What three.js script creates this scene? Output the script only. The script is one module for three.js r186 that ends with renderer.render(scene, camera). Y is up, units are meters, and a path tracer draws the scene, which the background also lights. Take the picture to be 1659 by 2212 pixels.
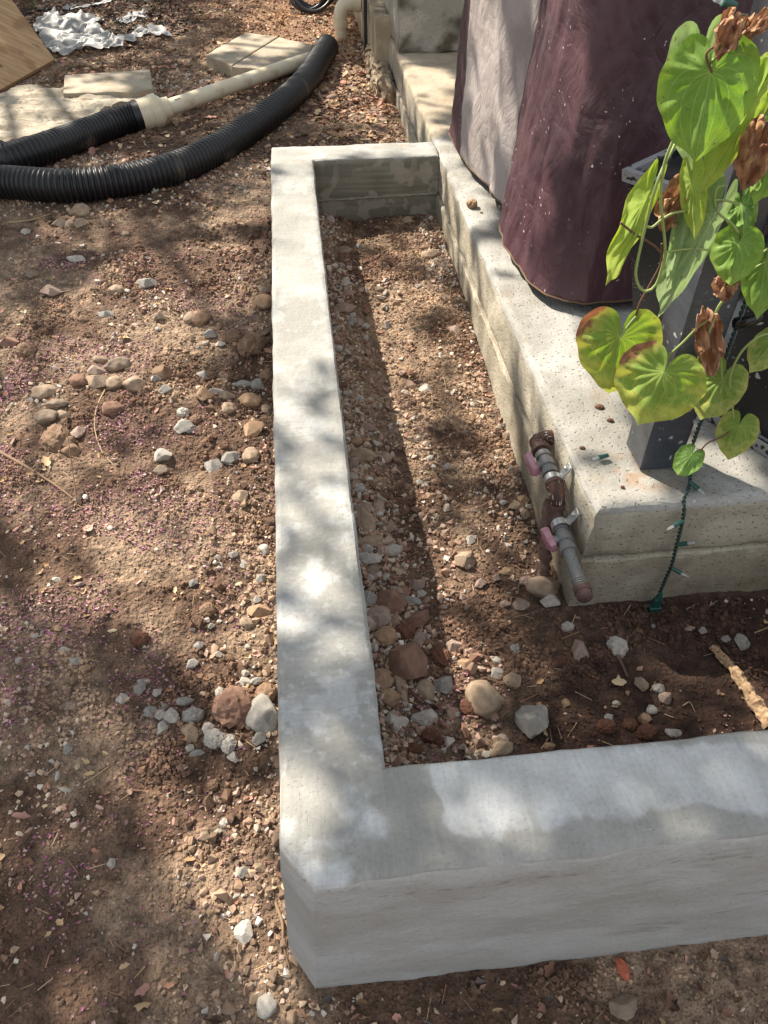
import * as THREE from 'three';
import { mergeGeometries, mergeVertices, toCreasedNormals } from 'three/addons/utils/BufferGeometryUtils.js';
import { TessellateModifier } from 'three/addons/modifiers/TessellateModifier.js';
import { ImprovedNoise } from 'three/addons/math/ImprovedNoise.js';
import { ConvexGeometry } from 'three/addons/geometries/ConvexGeometry.js';
import { RoundedBoxGeometry } from 'three/addons/geometries/RoundedBoxGeometry.js';

// ---------------------------------------------------------------- camera, sky, sun, exposure
const scene = new THREE.Scene();
const CAM = new THREE.Vector3(0, 1.44, 0), PITCH = 44.772 * Math.PI / 180, YAW = 6.244 * Math.PI / 180;
const camera = new THREE.PerspectiveCamera(67.28, 768 / 1024, 0.05, 400);
camera.position.copy(CAM);
camera.rotation.order = 'YXZ';
camera.rotation.set(-PITCH, -YAW, 0);

const renderer = new THREE.WebGLRenderer({ antialias: true });
renderer.toneMapping = THREE.LinearToneMapping;
renderer.toneMappingExposure = 2.25;
renderer.shadowMap.enabled = true;

const SKYGAIN = 0.52;
{
  const w = 128, h = 64, d = new Float32Array(w * h * 4);
  for (let j = 0; j < h; j++) for (let i = 0; i < w; i++) {
    const up = Math.max(0, Math.sin((j + 0.5) / h * Math.PI - Math.PI / 2)), k = (j * w + i) * 4, t = Math.pow(up, 0.55);
    d[k] = SKYGAIN * (0.98 * (1 - t) + 0.63 * t); d[k + 1] = SKYGAIN * (1.0 * (1 - t) + 0.68 * t); d[k + 2] = SKYGAIN * (1.02 * (1 - t) + 0.77 * t); d[k + 3] = 1;
  }
  const sky = new THREE.DataTexture(d, w, h, THREE.RGBAFormat, THREE.FloatType);
  sky.mapping = THREE.EquirectangularReflectionMapping; sky.magFilter = THREE.LinearFilter; sky.needsUpdate = true;
  scene.background = sky; scene.environment = sky;
}
const SUN = new THREE.Vector3(-0.450, 0.719, -0.529).normalize();
const sun = new THREE.DirectionalLight(new THREE.Color().setRGB(1.0, 0.915, 0.785), 5.0);
sun.position.copy(SUN).multiplyScalar(20).add(new THREE.Vector3(0, 0, -2)); sun.target.position.set(0, 0, -2);
sun.castShadow = true; sun.shadow.mapSize.set(4096, 4096);
Object.assign(sun.shadow.camera, { left: -7, right: 7, top: 7, bottom: -7, near: 1, far: 40 });
scene.add(sun, sun.target);

// ---------------------------------------------------------------- helpers
let seed = 20240611;
const rnd = () => { seed = (seed + 0x6d2b79f5) | 0; let t = Math.imul(seed ^ (seed >>> 15), 1 | seed); t = (t + Math.imul(t ^ (t >>> 7), 61 | t)) ^ t; return ((t ^ (t >>> 14)) >>> 0) / 4294967296; };
const rr = (a, b) => a + (b - a) * rnd();
const pick = (a) => a[Math.floor(rnd() * a.length)];
const clamp = (v, a = 0, b = 1) => Math.min(b, Math.max(a, v));
const smooth = (a, b, v) => { const t = clamp((v - a) / (b - a)); return t * t * (3 - 2 * t); };
const lerp = (a, b, t) => a + (b - a) * t;
const mix3 = (a, b, t) => [lerp(a[0], b[0], t), lerp(a[1], b[1], t), lerp(a[2], b[2], t)];
const V = (x, y, z) => new THREE.Vector3(x, y, z);
const IN = new ImprovedNoise();
const n3 = (x, y, z) => IN.noise(x + 31.7, y + 11.3, z + 57.1);
// periodic 2-D gradient noise
const PERM = new Uint8Array(512), GX = new Float32Array(256), GY = new Float32Array(256);
{ const p = [...Array(256).keys()]; for (let i = 255; i > 0; i--) { const j = Math.floor(rnd() * (i + 1)); [p[i], p[j]] = [p[j], p[i]]; } for (let i = 0; i < 512; i++) PERM[i] = p[i & 255]; for (let i = 0; i < 256; i++) { const a = i / 256 * Math.PI * 2; GX[i] = Math.cos(a); GY[i] = Math.sin(a); } }
function pn(x, y, per = 0, s = 0) {
  const xi = Math.floor(x), yi = Math.floor(y), fx = x - xi, fy = y - yi;
  let x0, x1, y0, y1;
  if (per) { x0 = xi % per; if (x0 < 0) x0 += per; x1 = x0 + 1; if (x1 >= per) x1 -= per; y0 = yi % per; if (y0 < 0) y0 += per; y1 = y0 + 1; if (y1 >= per) y1 -= per; x0 &= 255; x1 &= 255; y0 &= 255; y1 &= 255; }
  else { x0 = xi & 255; x1 = (x0 + 1) & 255; y0 = yi & 255; y1 = (y0 + 1) & 255; }
  const p0 = PERM[(x0 + s) & 255], p1 = PERM[(x1 + s) & 255];
  const u = fx * fx * fx * (fx * (fx * 6 - 15) + 10), v = fy * fy * fy * (fy * (fy * 6 - 15) + 10);
  const a = PERM[p0 + y0], b = PERM[p1 + y0], c = PERM[p0 + y1], d = PERM[p1 + y1];
  const A = GX[a] * fx + GY[a] * fy, B = GX[b] * (fx - 1) + GY[b] * fy, C = GX[c] * fx + GY[c] * (fy - 1), D = GX[d] * (fx - 1) + GY[d] * (fy - 1);
  const e = A + (B - A) * u;
  return (e + (C + (D - C) * u - e) * v) * 1.5;
}
function fb(x, y, oct, per = 0, s = 0) { let v = 0, a = 0.5, f = 1; for (let i = 0; i < oct; i++) { v += a * pn(x * f, y * f, per * f, s + i * 17); a *= 0.5; f *= 2; } return v; }
const S255 = (l) => 255 * (l <= 0.0031308 ? 12.92 * l : 1.055 * Math.pow(l, 1 / 2.4) - 0.055);
const SLUT = new Uint8Array(4097); for (let i = 0; i <= 4096; i++) SLUT[i] = S255(i / 4096);
function colorTex(w, h, fn) {            // fn(u, v) -> linear rgb
  const d = new Uint8Array(w * h * 4);
  for (let j = 0; j < h; j++) for (let i = 0; i < w; i++) { const c = fn((i + 0.5) / w, (j + 0.5) / h), k = (j * w + i) * 4; for (let q = 0; q < 3; q++) d[k + q] = SLUT[Math.round(clamp(c[q]) * 4096)]; d[k + 3] = 255; }
  const t = new THREE.DataTexture(d, w, h); t.colorSpace = THREE.SRGBColorSpace; return texSet(t);
}
function grayTex(w, h, fn) {
  const d = new Uint8Array(w * h * 4);
  for (let j = 0; j < h; j++) for (let i = 0; i < w; i++) { const c = Math.round(clamp(fn((i + 0.5) / w, (j + 0.5) / h)) * 255), k = (j * w + i) * 4; d[k] = d[k + 1] = d[k + 2] = c; d[k + 3] = 255; }
  return texSet(new THREE.DataTexture(d, w, h));
}
function texSet(t, rep) { t.wrapS = t.wrapT = THREE.RepeatWrapping; t.magFilter = THREE.LinearFilter; t.minFilter = THREE.LinearMipmapLinearFilter; t.generateMipmaps = true; t.needsUpdate = true; if (rep) t.repeat.set(rep, rep); return t; }
const std = (o) => new THREE.MeshStandardMaterial({ roughness: 0.9, ...o });
const phys = (o) => new THREE.MeshPhysicalMaterial({ roughness: 0.9, ...o });
const lin = (r, g, b) => new THREE.Color().setRGB(r, g, b);

const counts = {};
function numbered(n) { counts[n] = (counts[n] ?? -1) + 1; return counts[n] ? n + '_' + String(counts[n]).padStart(3, '0') : n; }
function shade(o) { o.traverse((m) => { if (m.isMesh) { m.castShadow = true; m.receiveShadow = true; } }); return o; }
function mesh(name, geo, mat, parent) { const m = new THREE.Mesh(geo, mat); m.name = name; m.castShadow = m.receiveShadow = true; if (parent) parent.add(m); return m; }
function tag(o, label, category, group, kind) { if (label) o.userData.label = label; if (category) o.userData.category = category; if (group) o.userData.group = group; if (kind) o.userData.kind = kind; return o; }
function thing(name, label, category, group) { const g = new THREE.Group(); g.name = numbered(name); scene.add(g); return tag(g, label, category, group); }
function solo(name, geo, mat, label, category, group) { const m = mesh(numbered(name), geo, mat); scene.add(m); return tag(m, label, category, group); }
function structure(name, geo, mat) { const m = mesh(numbered(name), geo, mat); scene.add(m); m.userData.kind = 'structure'; return m; }

// measured points of the photograph (pixels of a 1659-wide copy) turned into places in the yard
const FPX = 3030 / 3024 * 1659;
const fhv = V(Math.sin(YAW), 0, -Math.cos(YAW)), CF = fhv.clone().multiplyScalar(Math.cos(PITCH)).add(V(0, -Math.sin(PITCH), 0)), CR = V(Math.cos(YAW), 0, Math.sin(YAW)), CU = fhv.clone().multiplyScalar(Math.sin(PITCH)).add(V(0, Math.cos(PITCH), 0));
const ray = (u, v) => CR.clone().multiplyScalar(u - 829.5).addScaledVector(CU, -(v - 1106)).addScaledVector(CF, FPX);
const gY = (u, v, y) => { const r = ray(u, v); return CAM.clone().addScaledVector(r, (y - CAM.y) / r.y); };
const gX = (u, v, x) => { const r = ray(u, v); return CAM.clone().addScaledVector(r, (x - CAM.x) / r.x); };
const gZ = (u, v, z) => { const r = ray(u, v); return CAM.clone().addScaledVector(r, (z - CAM.z) / r.z); };
const mPerPx = (p) => p.clone().sub(CAM).dot(CF) / FPX;

function boxUV(g, s = 1) {               // non-indexed; metres by face direction
  const p = g.attributes.position, uv = new Float32Array(p.count * 2), a = V(), b = V(), c = V();
  for (let i = 0; i < p.count; i += 3) {
    a.fromBufferAttribute(p, i); b.fromBufferAttribute(p, i + 1); c.fromBufferAttribute(p, i + 2);
    const n = b.clone().sub(a).cross(c.clone().sub(a)), x = Math.abs(n.x), y = Math.abs(n.y), z = Math.abs(n.z);
    [a, b, c].forEach((q, k) => { const [u, v] = y >= x && y >= z ? [q.x, q.z] : x >= z ? [q.z, q.y] : [q.x, q.y]; uv[(i + k) * 2] = u * s; uv[(i + k) * 2 + 1] = v * s; });
  }
  g.setAttribute('uv', new THREE.BufferAttribute(uv, 2)); return g;
}
function rough(g, amp, freq, amp2 = 0, freq2 = 1) {   // push points by a noise field that is the same for touching faces
  const p = g.attributes.position;
  for (let i = 0; i < p.count; i++) {
    const x = p.getX(i), y = p.getY(i), z = p.getZ(i);
    let dx = amp * n3(x * freq, y * freq, z * freq), dy = amp * n3(x * freq + 40, y * freq, z * freq), dz = amp * n3(x * freq, y * freq + 40, z * freq);
    if (amp2) { dx += amp2 * n3(x * freq2, y * freq2 + 9, z * freq2); dy += amp2 * n3(x * freq2 + 7, y * freq2, z * freq2 + 5); dz += amp2 * n3(x * freq2 + 3, y * freq2, z * freq2); }
    p.setXYZ(i, x + dx, y + dy, z + dz);
  }
  return g;
}
function prism(pts, y0, y1, bevel = 0, seg = 2, edge = 0) {   // pts: [x, z] outline, standing on y0 up to y1
  const s = new THREE.Shape(pts.map(([x, z]) => new THREE.Vector2(x, -z)));
  let g = new THREE.ExtrudeGeometry(s, { depth: y1 - y0 - 2 * bevel, bevelEnabled: bevel > 0, bevelThickness: bevel, bevelSize: bevel, bevelOffset: -bevel, bevelSegments: seg, steps: 1 });
  g.rotateX(-Math.PI / 2); g.translate(0, y0 + bevel, 0);
  if (edge) g = new TessellateModifier(edge, 18).modify(g);
  return g.index ? g.toNonIndexed() : g;
}
function finish(g, angle = 0.7, uvs = 1) { g.deleteAttribute('normal'); if (uvs) boxUV(g, uvs); return toCreasedNormals(g, angle); }
function vcol(g, fn) { const p = g.attributes.position, c = new Float32Array(p.count * 3); for (let i = 0; i < p.count; i++) c.set(fn(p.getX(i), p.getY(i), p.getZ(i)), i * 3); g.setAttribute('color', new THREE.BufferAttribute(c, 3)); return g; }
const curve = (pts, t = 0.5) => new THREE.CatmullRomCurve3(pts, false, 'catmullrom', t);
const tube = (pts, r, n = 24, k = 8) => capTube(curve(pts), () => r, n, k);
function capTube(cv, rad, n, k, closed = true) {   // tube with a radius that varies and closed ends
  const P = [], I = [], U = [], fr = cv.computeFrenetFrames(n, false), L = cv.getLength();
  for (let i = 0; i <= n; i++) {
    const c = cv.getPointAt(i / n), r = rad(i / n);
    for (let j = 0; j <= k; j++) { const a = j / k * Math.PI * 2; const q = c.clone().addScaledVector(fr.normals[i], Math.cos(a) * r).addScaledVector(fr.binormals[i], Math.sin(a) * r); P.push(q.x, q.y, q.z); U.push(i / n * L, j / k * 0.25); }
  }
  for (let i = 0; i < n; i++) for (let j = 0; j < k; j++) { const a = i * (k + 1) + j, b = a + k + 1; I.push(a, a + 1, b, b, a + 1, b + 1); }
  if (closed) for (const e of [0, n]) { const c = cv.getPointAt(e / n), m = P.length / 3; P.push(c.x, c.y, c.z); U.push(0, 0); for (let j = 0; j < k; j++) { const a = e * (k + 1) + j; e ? I.push(m, a, a + 1) : I.push(m, a + 1, a); } }
  const g = new THREE.BufferGeometry(); g.setAttribute('position', new THREE.Float32BufferAttribute(P, 3)); g.setAttribute('uv', new THREE.Float32BufferAttribute(U, 2)); g.setIndex(I); g.computeVertexNormals(); return g;
}
function cyl(a, b, r0, r1 = r0, k = 20) { const d = b.clone().sub(a), g = new THREE.CylinderGeometry(r1, r0, d.length(), k); g.applyQuaternion(new THREE.Quaternion().setFromUnitVectors(V(0, 1, 0), d.clone().normalize())); const m = a.clone().add(b).multiplyScalar(0.5); g.translate(m.x, m.y, m.z); return g; }

// ---------------------------------------------------------------- terrain
function heightAt(x, z) {
  const d = -z;
  let out = 0.22 * smooth(0.25, 3.2, d) + 0.05 * smooth(3.2, 6.5, d);
  const sx = smooth(-0.07, 0.03, x) * (1 - smooth(1.07, 1.18, x)), sz = smooth(0.38, 0.48, d) * (1 - smooth(2.74, 2.85, d)), ins = sx * sz;
  let bed = 0.158 + 0.075 * smooth(0.9, 2.6, d) + 0.022 * Math.exp(-Math.pow((x - 0.06) / 0.07, 2)) - 0.012 * Math.exp(-Math.pow((x - 0.2) / 0.06, 2)) * smooth(0.7, 1.2, d);
  bed += 0.008 * fb(x * 7, z * 7, 3, 0, 5);
  const fade = 1 - smooth(8, 20, Math.hypot(x, z));
  out += fade * (0.028 * fb(x * 1.7, z * 1.7, 3, 0, 3) * smooth(0.3, 1.2, d) + 0.012 * fb(x * 6, z * 6, 3, 0, 9));
  const h = lerp(out, bed, ins);
  return h + fade * (0.010 * fb(x * 22, z * 22, 3, 0, 40) + 0.004 * Math.abs(pn(x * 60, z * 60, 0, 77)));
}
const spot = (u, v) => { let y = 0.15, p; for (let i = 0; i < 5; i++) { p = gY(u, v, y); y = heightAt(p.x, p.z); } return p; };
function isFree(x, z, m = 0) {
  if (x > 0.485 - m && z < -0.955 + m) return false;
  const o = x > -0.1 - m && x < 1.21 + m && z > -2.88 - m && z < -0.345 + m, i = x > 0.06 + m && x < 1.05 - m && z > -2.72 + m && z < -0.512 - m;
  return !o || i;
}
const inBed = (x, z) => x > 0.04 && x < 1.06 && z < -0.5 && z > -2.74;

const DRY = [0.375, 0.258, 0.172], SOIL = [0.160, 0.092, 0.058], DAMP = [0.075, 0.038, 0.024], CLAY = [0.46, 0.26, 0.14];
function soilAt(x, z) {
  const a = fb(x * 2.6, z * 2.6, 4, 0, 61), b = fb(x * 9, z * 9, 3, 0, 23);
  let c = mix3(SOIL, DRY, smooth(-0.18, 0.30, a + 0.5 * b));
  if (!inBed(x, z)) c = mix3(c, CLAY, smooth(4.2, 5.6, -z) * smooth(-0.9, 0.1, x) * 0.8 * smooth(-0.3, 0.2, b + 0.2));
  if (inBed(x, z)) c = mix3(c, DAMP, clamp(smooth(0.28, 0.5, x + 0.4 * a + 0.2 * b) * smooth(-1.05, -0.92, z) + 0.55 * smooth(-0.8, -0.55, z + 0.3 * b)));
  const k = 0.88 + 0.5 * pn(x * 40, z * 40, 0, 12);
  return [c[0] * k, c[1] * k, c[2] * k];
}
const soilMap = colorTex(1024, 1024, (u, v) => {
  const g = 0.80 + 0.5 * fb(u * 40, v * 40, 4, 40, 4), s = pn(u * 170, v * 170, 170, 8), t = pn(u * 120 + 5, v * 120, 120, 19);
  let k = g * (s > 0.45 ? 1.35 : 1) * (t < -0.4 ? 0.6 : 1);
  return [clamp(k * 0.88), clamp(k * 0.88), clamp(k * 0.88)];
});
const soilBump = grayTex(1024, 1024, (u, v) => 0.5 + 0.55 * fb(u * 64, v * 64, 4, 64, 33));
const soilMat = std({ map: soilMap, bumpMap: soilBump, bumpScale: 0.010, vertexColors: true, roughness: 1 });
{
  const axis = (parts) => { const o = []; for (const [a, b, s] of parts) { const n = Math.max(1, Math.round((b - a) / s)); for (let i = 0; i < n; i++) o.push(a + (b - a) * i / n); } return o; };
  const far = [2.4, 3.2, 5, 9, 18, 40, 90];
  const xs = [...far.map((v) => -v).reverse(), ...axis([[-2.1, 1.25, 0.0115], [1.25, 2.2, 0.08]]), 2.2, ...far.slice(1)];
  const zs = [-90, -40, -20, -12, -9, ...axis([[-7.5, -6.4, 0.1], [-6.4, -3, 0.018], [-3, 0.1, 0.0115], [0.1, 0.6, 0.05]]), 0.6, 1.5, 3, 6, 14, 40, 90];
  const P = [], C = [], U = [], I = [];
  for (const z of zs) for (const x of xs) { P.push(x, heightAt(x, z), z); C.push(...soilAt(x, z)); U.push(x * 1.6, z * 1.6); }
  const w = xs.length;
  for (let j = 0; j < zs.length - 1; j++) for (let i = 0; i < w - 1; i++) { const a = j * w + i; I.push(a, a + w, a + 1, a + 1, a + w, a + w + 1); }
  const g = new THREE.BufferGeometry(); g.setAttribute('position', new THREE.Float32BufferAttribute(P, 3)); g.setAttribute('color', new THREE.Float32BufferAttribute(C, 3)); g.setAttribute('uv', new THREE.Float32BufferAttribute(U, 2)); g.setIndex(I); g.computeVertexNormals();
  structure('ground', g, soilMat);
}

// ---------------------------------------------------------------- new low concrete wall
const grain = grayTex(512, 512, (u, v) => 0.5 + 0.35 * fb(u * 24, v * 24, 4, 24, 3) + (pn(u * 64, v * 64, 64, 9) > 0.62 ? -0.3 : 0));
{
  const K = 2.6;
  const map = colorTex(2048, 2048, (u, v) => {
    if (u < 0.5) {                        // upper face: x along u, z along v
      const x = u * K - 0.1, z = -v * K - 0.3;
      const big = fb(x * 5, z * 5, 4, 0, 2), mid = fb(x * 18, z * 18, 4, 0, 7), fine = fb(x * 150, z * 150, 3, 0, 31), front = z > -0.506;
      const wob = 0.02 * fb(x * 9, z * 9, 2, 0, 3), brush = front ? pn((x + wob) * 310, z * 11, 0, 5) * 0.6 + pn((x + wob) * 130, z * 7, 0, 6) * 0.4 : pn(x * 11, (z + wob) * 310, 0, 5) * 0.6 + pn(x * 7, (z + wob) * 130, 0, 6) * 0.4;
      const b = fb(x * 9, z * 9, 5, 0, 55) + 0.35 * fb(x * 42, z * 42, 4, 0, 44);
      let c = mix3([0.255, 0.248, 0.224], [0.315, 0.308, 0.283], smooth(-0.3, 0.3, big + 0.4 * mid));
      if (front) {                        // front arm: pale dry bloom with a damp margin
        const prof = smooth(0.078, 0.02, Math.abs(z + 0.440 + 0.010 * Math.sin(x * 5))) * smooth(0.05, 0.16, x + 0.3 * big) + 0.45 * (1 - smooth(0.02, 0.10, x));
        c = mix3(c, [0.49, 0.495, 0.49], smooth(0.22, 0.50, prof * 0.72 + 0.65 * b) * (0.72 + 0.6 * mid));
      } else {
        c = mix3(c, [0.40, 0.40, 0.39], smooth(0.0, 0.30, b) * (0.45 + 0.35 * smooth(-1.6, -0.7, z)));
        c = mix3(c, [0.52, 0.525, 0.525], smooth(0.16, 0.40, fb(x * 55, z * 55, 4, 0, 15) + 0.25 * big) * smooth(-1.25, -0.6, z) * 0.32);
        c = mix3(c, [0.34, 0.22, 0.13], smooth(0.25, 0.5, fb(x * 20, z * 20, 3, 0, 99)) * smooth(2.66, 2.75, -z) * 0.6);
      }
      const pore = smooth(0.57, 0.63, fb(x * 70, z * 70, 3, 0, 120)); c = mix3(c, [0.19, 0.18, 0.155], pore * 0.2); const k = 1 + 0.13 * fine + 0.10 * brush;
      return [c[0] * k, c[1] * k, c[2] * k];
    }
    const y = (u < 0.7 ? u - 0.5 : u - 0.7) * K, L = (v < 0.5 ? v : v - 0.5) * K;
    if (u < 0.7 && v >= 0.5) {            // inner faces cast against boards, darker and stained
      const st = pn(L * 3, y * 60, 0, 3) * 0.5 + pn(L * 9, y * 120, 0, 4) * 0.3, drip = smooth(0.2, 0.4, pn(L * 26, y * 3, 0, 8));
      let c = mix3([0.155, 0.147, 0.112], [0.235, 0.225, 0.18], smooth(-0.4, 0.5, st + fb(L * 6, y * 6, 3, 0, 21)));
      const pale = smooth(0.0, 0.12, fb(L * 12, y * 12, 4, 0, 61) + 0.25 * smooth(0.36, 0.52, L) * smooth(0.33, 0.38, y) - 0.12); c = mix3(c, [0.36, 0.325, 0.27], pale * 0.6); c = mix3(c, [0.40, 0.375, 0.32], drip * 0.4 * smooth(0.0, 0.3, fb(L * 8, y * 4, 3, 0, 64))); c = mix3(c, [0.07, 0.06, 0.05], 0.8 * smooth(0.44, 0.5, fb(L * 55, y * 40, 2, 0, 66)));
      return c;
    }
    const wy = y + 0.03 * fb(L * 3, y * 5, 3, 0, 4), st = fb(L * 3.4, wy * 8, 5, 0, 13) + 0.25 * fb(L * 5, wy * 26, 3, 0, 14) + 0.3 * fb(L * 16, y * 20, 3, 0, 50);
    let c = mix3([0.325, 0.315, 0.29], [0.385, 0.38, 0.36], smooth(-0.4, 0.4, st));
    c = mix3(c, [0.43, 0.43, 0.425], 0.6 * smooth(0.05, 0.4, fb(L * 6, wy * 9, 5, 0, 37)));
    c = mix3(c, [0.20, 0.188, 0.165], smooth(0.20, 0.42, fb(L * 3, wy * 20, 4, 0, 70) + 0.12 * pn(L * 30, y * 120, 0, 71)) * smooth(0.25, 0.8, L) * 0.75);
    c = mix3(c, [0.17, 0.16, 0.14], 0.55 * smooth(0.0, 0.3, fb(L * 40, y * 60, 4, 0, 88)) * smooth(0.007, 0.001, Math.abs(y - 0.418 + 0.008 * fb(L * 7, 2, 3, 0, 6))));
    c = mix3(c, [0.20, 0.185, 0.16], 0.6 * smooth(0.46, 0.54, fb(L * 60, y * 60, 2, 0, 121)));
    const k = 1 + 0.12 * fb(L * 140, y * 140, 2, 0, 11) + 0.06 * pn(L * 30, y * 260, 0, 9);
    return [c[0] * k, c[1] * k, c[2] * k];
  });
  map.wrapS = map.wrapT = THREE.ClampToEdgeWrapping;
  const bump = grain.clone(); bump.repeat.set(9, 9); bump.needsUpdate = true;
  const mat = std({ map, bumpMap: bump, bumpScale: 0.002, roughness: 0.82 });
  const out = [[0.493, -2.868], [-0.09, -2.866], [-0.092, -1.6], [-0.09, -0.412], [-0.048, -0.352], [1.2, -0.35], [1.2, -0.955], [1.055, -0.955], [1.055, -0.503], [0.057, -0.506], [0.054, -1.6], [0.054, -2.726], [0.493, -2.724]];
  const g = prism(out, -0.15, 0.44, 0.010, 3, 0.02);
  rough(g, 0.0035, 9, 0.0012, 45);
  const p = g.attributes.position, uv = new Float32Array(p.count * 2), a = V(), b = V(), c = V();
  for (let i = 0; i < p.count; i++) {     // front corner flares at its foot; front arm has an uneven trowelled lip
    const y = p.getY(i), z = p.getZ(i); p.setX(i, p.getX(i) - 0.026 * clamp((0.44 - y) / 0.44) * smooth(-0.9, -0.42, z) * smooth(0.12, -0.05, p.getX(i))); const x = p.getX(i);
    if (z > -0.375 && y > 0.40 && x > 0) p.setZ(i, z - 0.006 * smooth(0.40, 0.44, y) * (1 + pn(x * 12, 1, 0, 3)));
  }
  for (let i = 0; i < p.count; i += 3) {
    a.fromBufferAttribute(p, i); b.fromBufferAttribute(p, i + 1); c.fromBufferAttribute(p, i + 2);
    const n = b.clone().sub(a).cross(c.clone().sub(a)).normalize();
    [a, b, c].forEach((q, k) => {
      let u, v; const y = clamp(q.y, 0, 0.45);
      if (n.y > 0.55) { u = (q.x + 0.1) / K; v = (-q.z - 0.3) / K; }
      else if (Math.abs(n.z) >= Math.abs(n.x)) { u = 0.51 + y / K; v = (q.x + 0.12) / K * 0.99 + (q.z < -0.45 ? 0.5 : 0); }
      else { u = 0.71 + y / K; v = (-q.z - 0.28) / K; }
      uv[(i + k) * 2] = clamp(u, 0.001, 0.999); uv[(i + k) * 2 + 1] = clamp(v, 0.001, 0.999);
    });
  }
  g.deleteAttribute('normal'); g.setAttribute('uv', new THREE.BufferAttribute(uv, 2));
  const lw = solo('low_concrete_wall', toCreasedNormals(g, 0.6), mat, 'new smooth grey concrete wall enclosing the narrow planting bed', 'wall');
  mesh('mortar_seam', finish(rough(capTube(curve([V(0.062, 0.302, -2.7245), V(0.2, 0.304, -2.7235), V(0.35, 0.307, -2.723), V(0.488, 0.309, -2.7225)]), () => 0.0035, 90, 8).toNonIndexed(), 0.003, 60), 1.2, 1), std({ color: lin(0.27, 0.255, 0.21) }), lw);
}

// ---------------------------------------------------------------- old patio slab, step and footing
const oldMap = colorTex(1024, 1024, (u, v) => {
  const big = fb(u * 4, v * 4, 4, 4, 3), mid = fb(u * 16, v * 16, 3, 16, 8), fine = pn(u * 200, v * 200, 200, 5), pit = fb(u * 120, v * 120, 2, 120, 60);
  let c = mix3([0.74, 0.73, 0.70], [1.0, 0.99, 0.97], smooth(-0.35, 0.35, big + 0.5 * mid));
  c = mix3(c, [0.30, 0.24, 0.18], smooth(0.30, 0.44, pit + 0.22 * big + 0.12 * mid - 0.03) * 0.22);
  c = mix3(c, [0.62, 0.45, 0.32], smooth(0.2, 0.5, fb(u * 9, v * 9, 3, 9, 77)) * 0.35);
  const k = 0.93 * (1 + 0.14 * fine); return [c[0] * k, c[1] * k, c[2] * k];
});
const oldBump = grayTex(1024, 1024, (u, v) => 0.55 + 0.25 * fb(u * 40, v * 40, 4, 40, 8) - 0.6 * smooth(0.26, 0.44, fb(u * 120, v * 120, 2, 120, 60)));
const oldMat = std({ map: oldMap, bumpMap: oldBump, bumpScale: 0.004, vertexColors: true, roughness: 0.9 });
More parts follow.
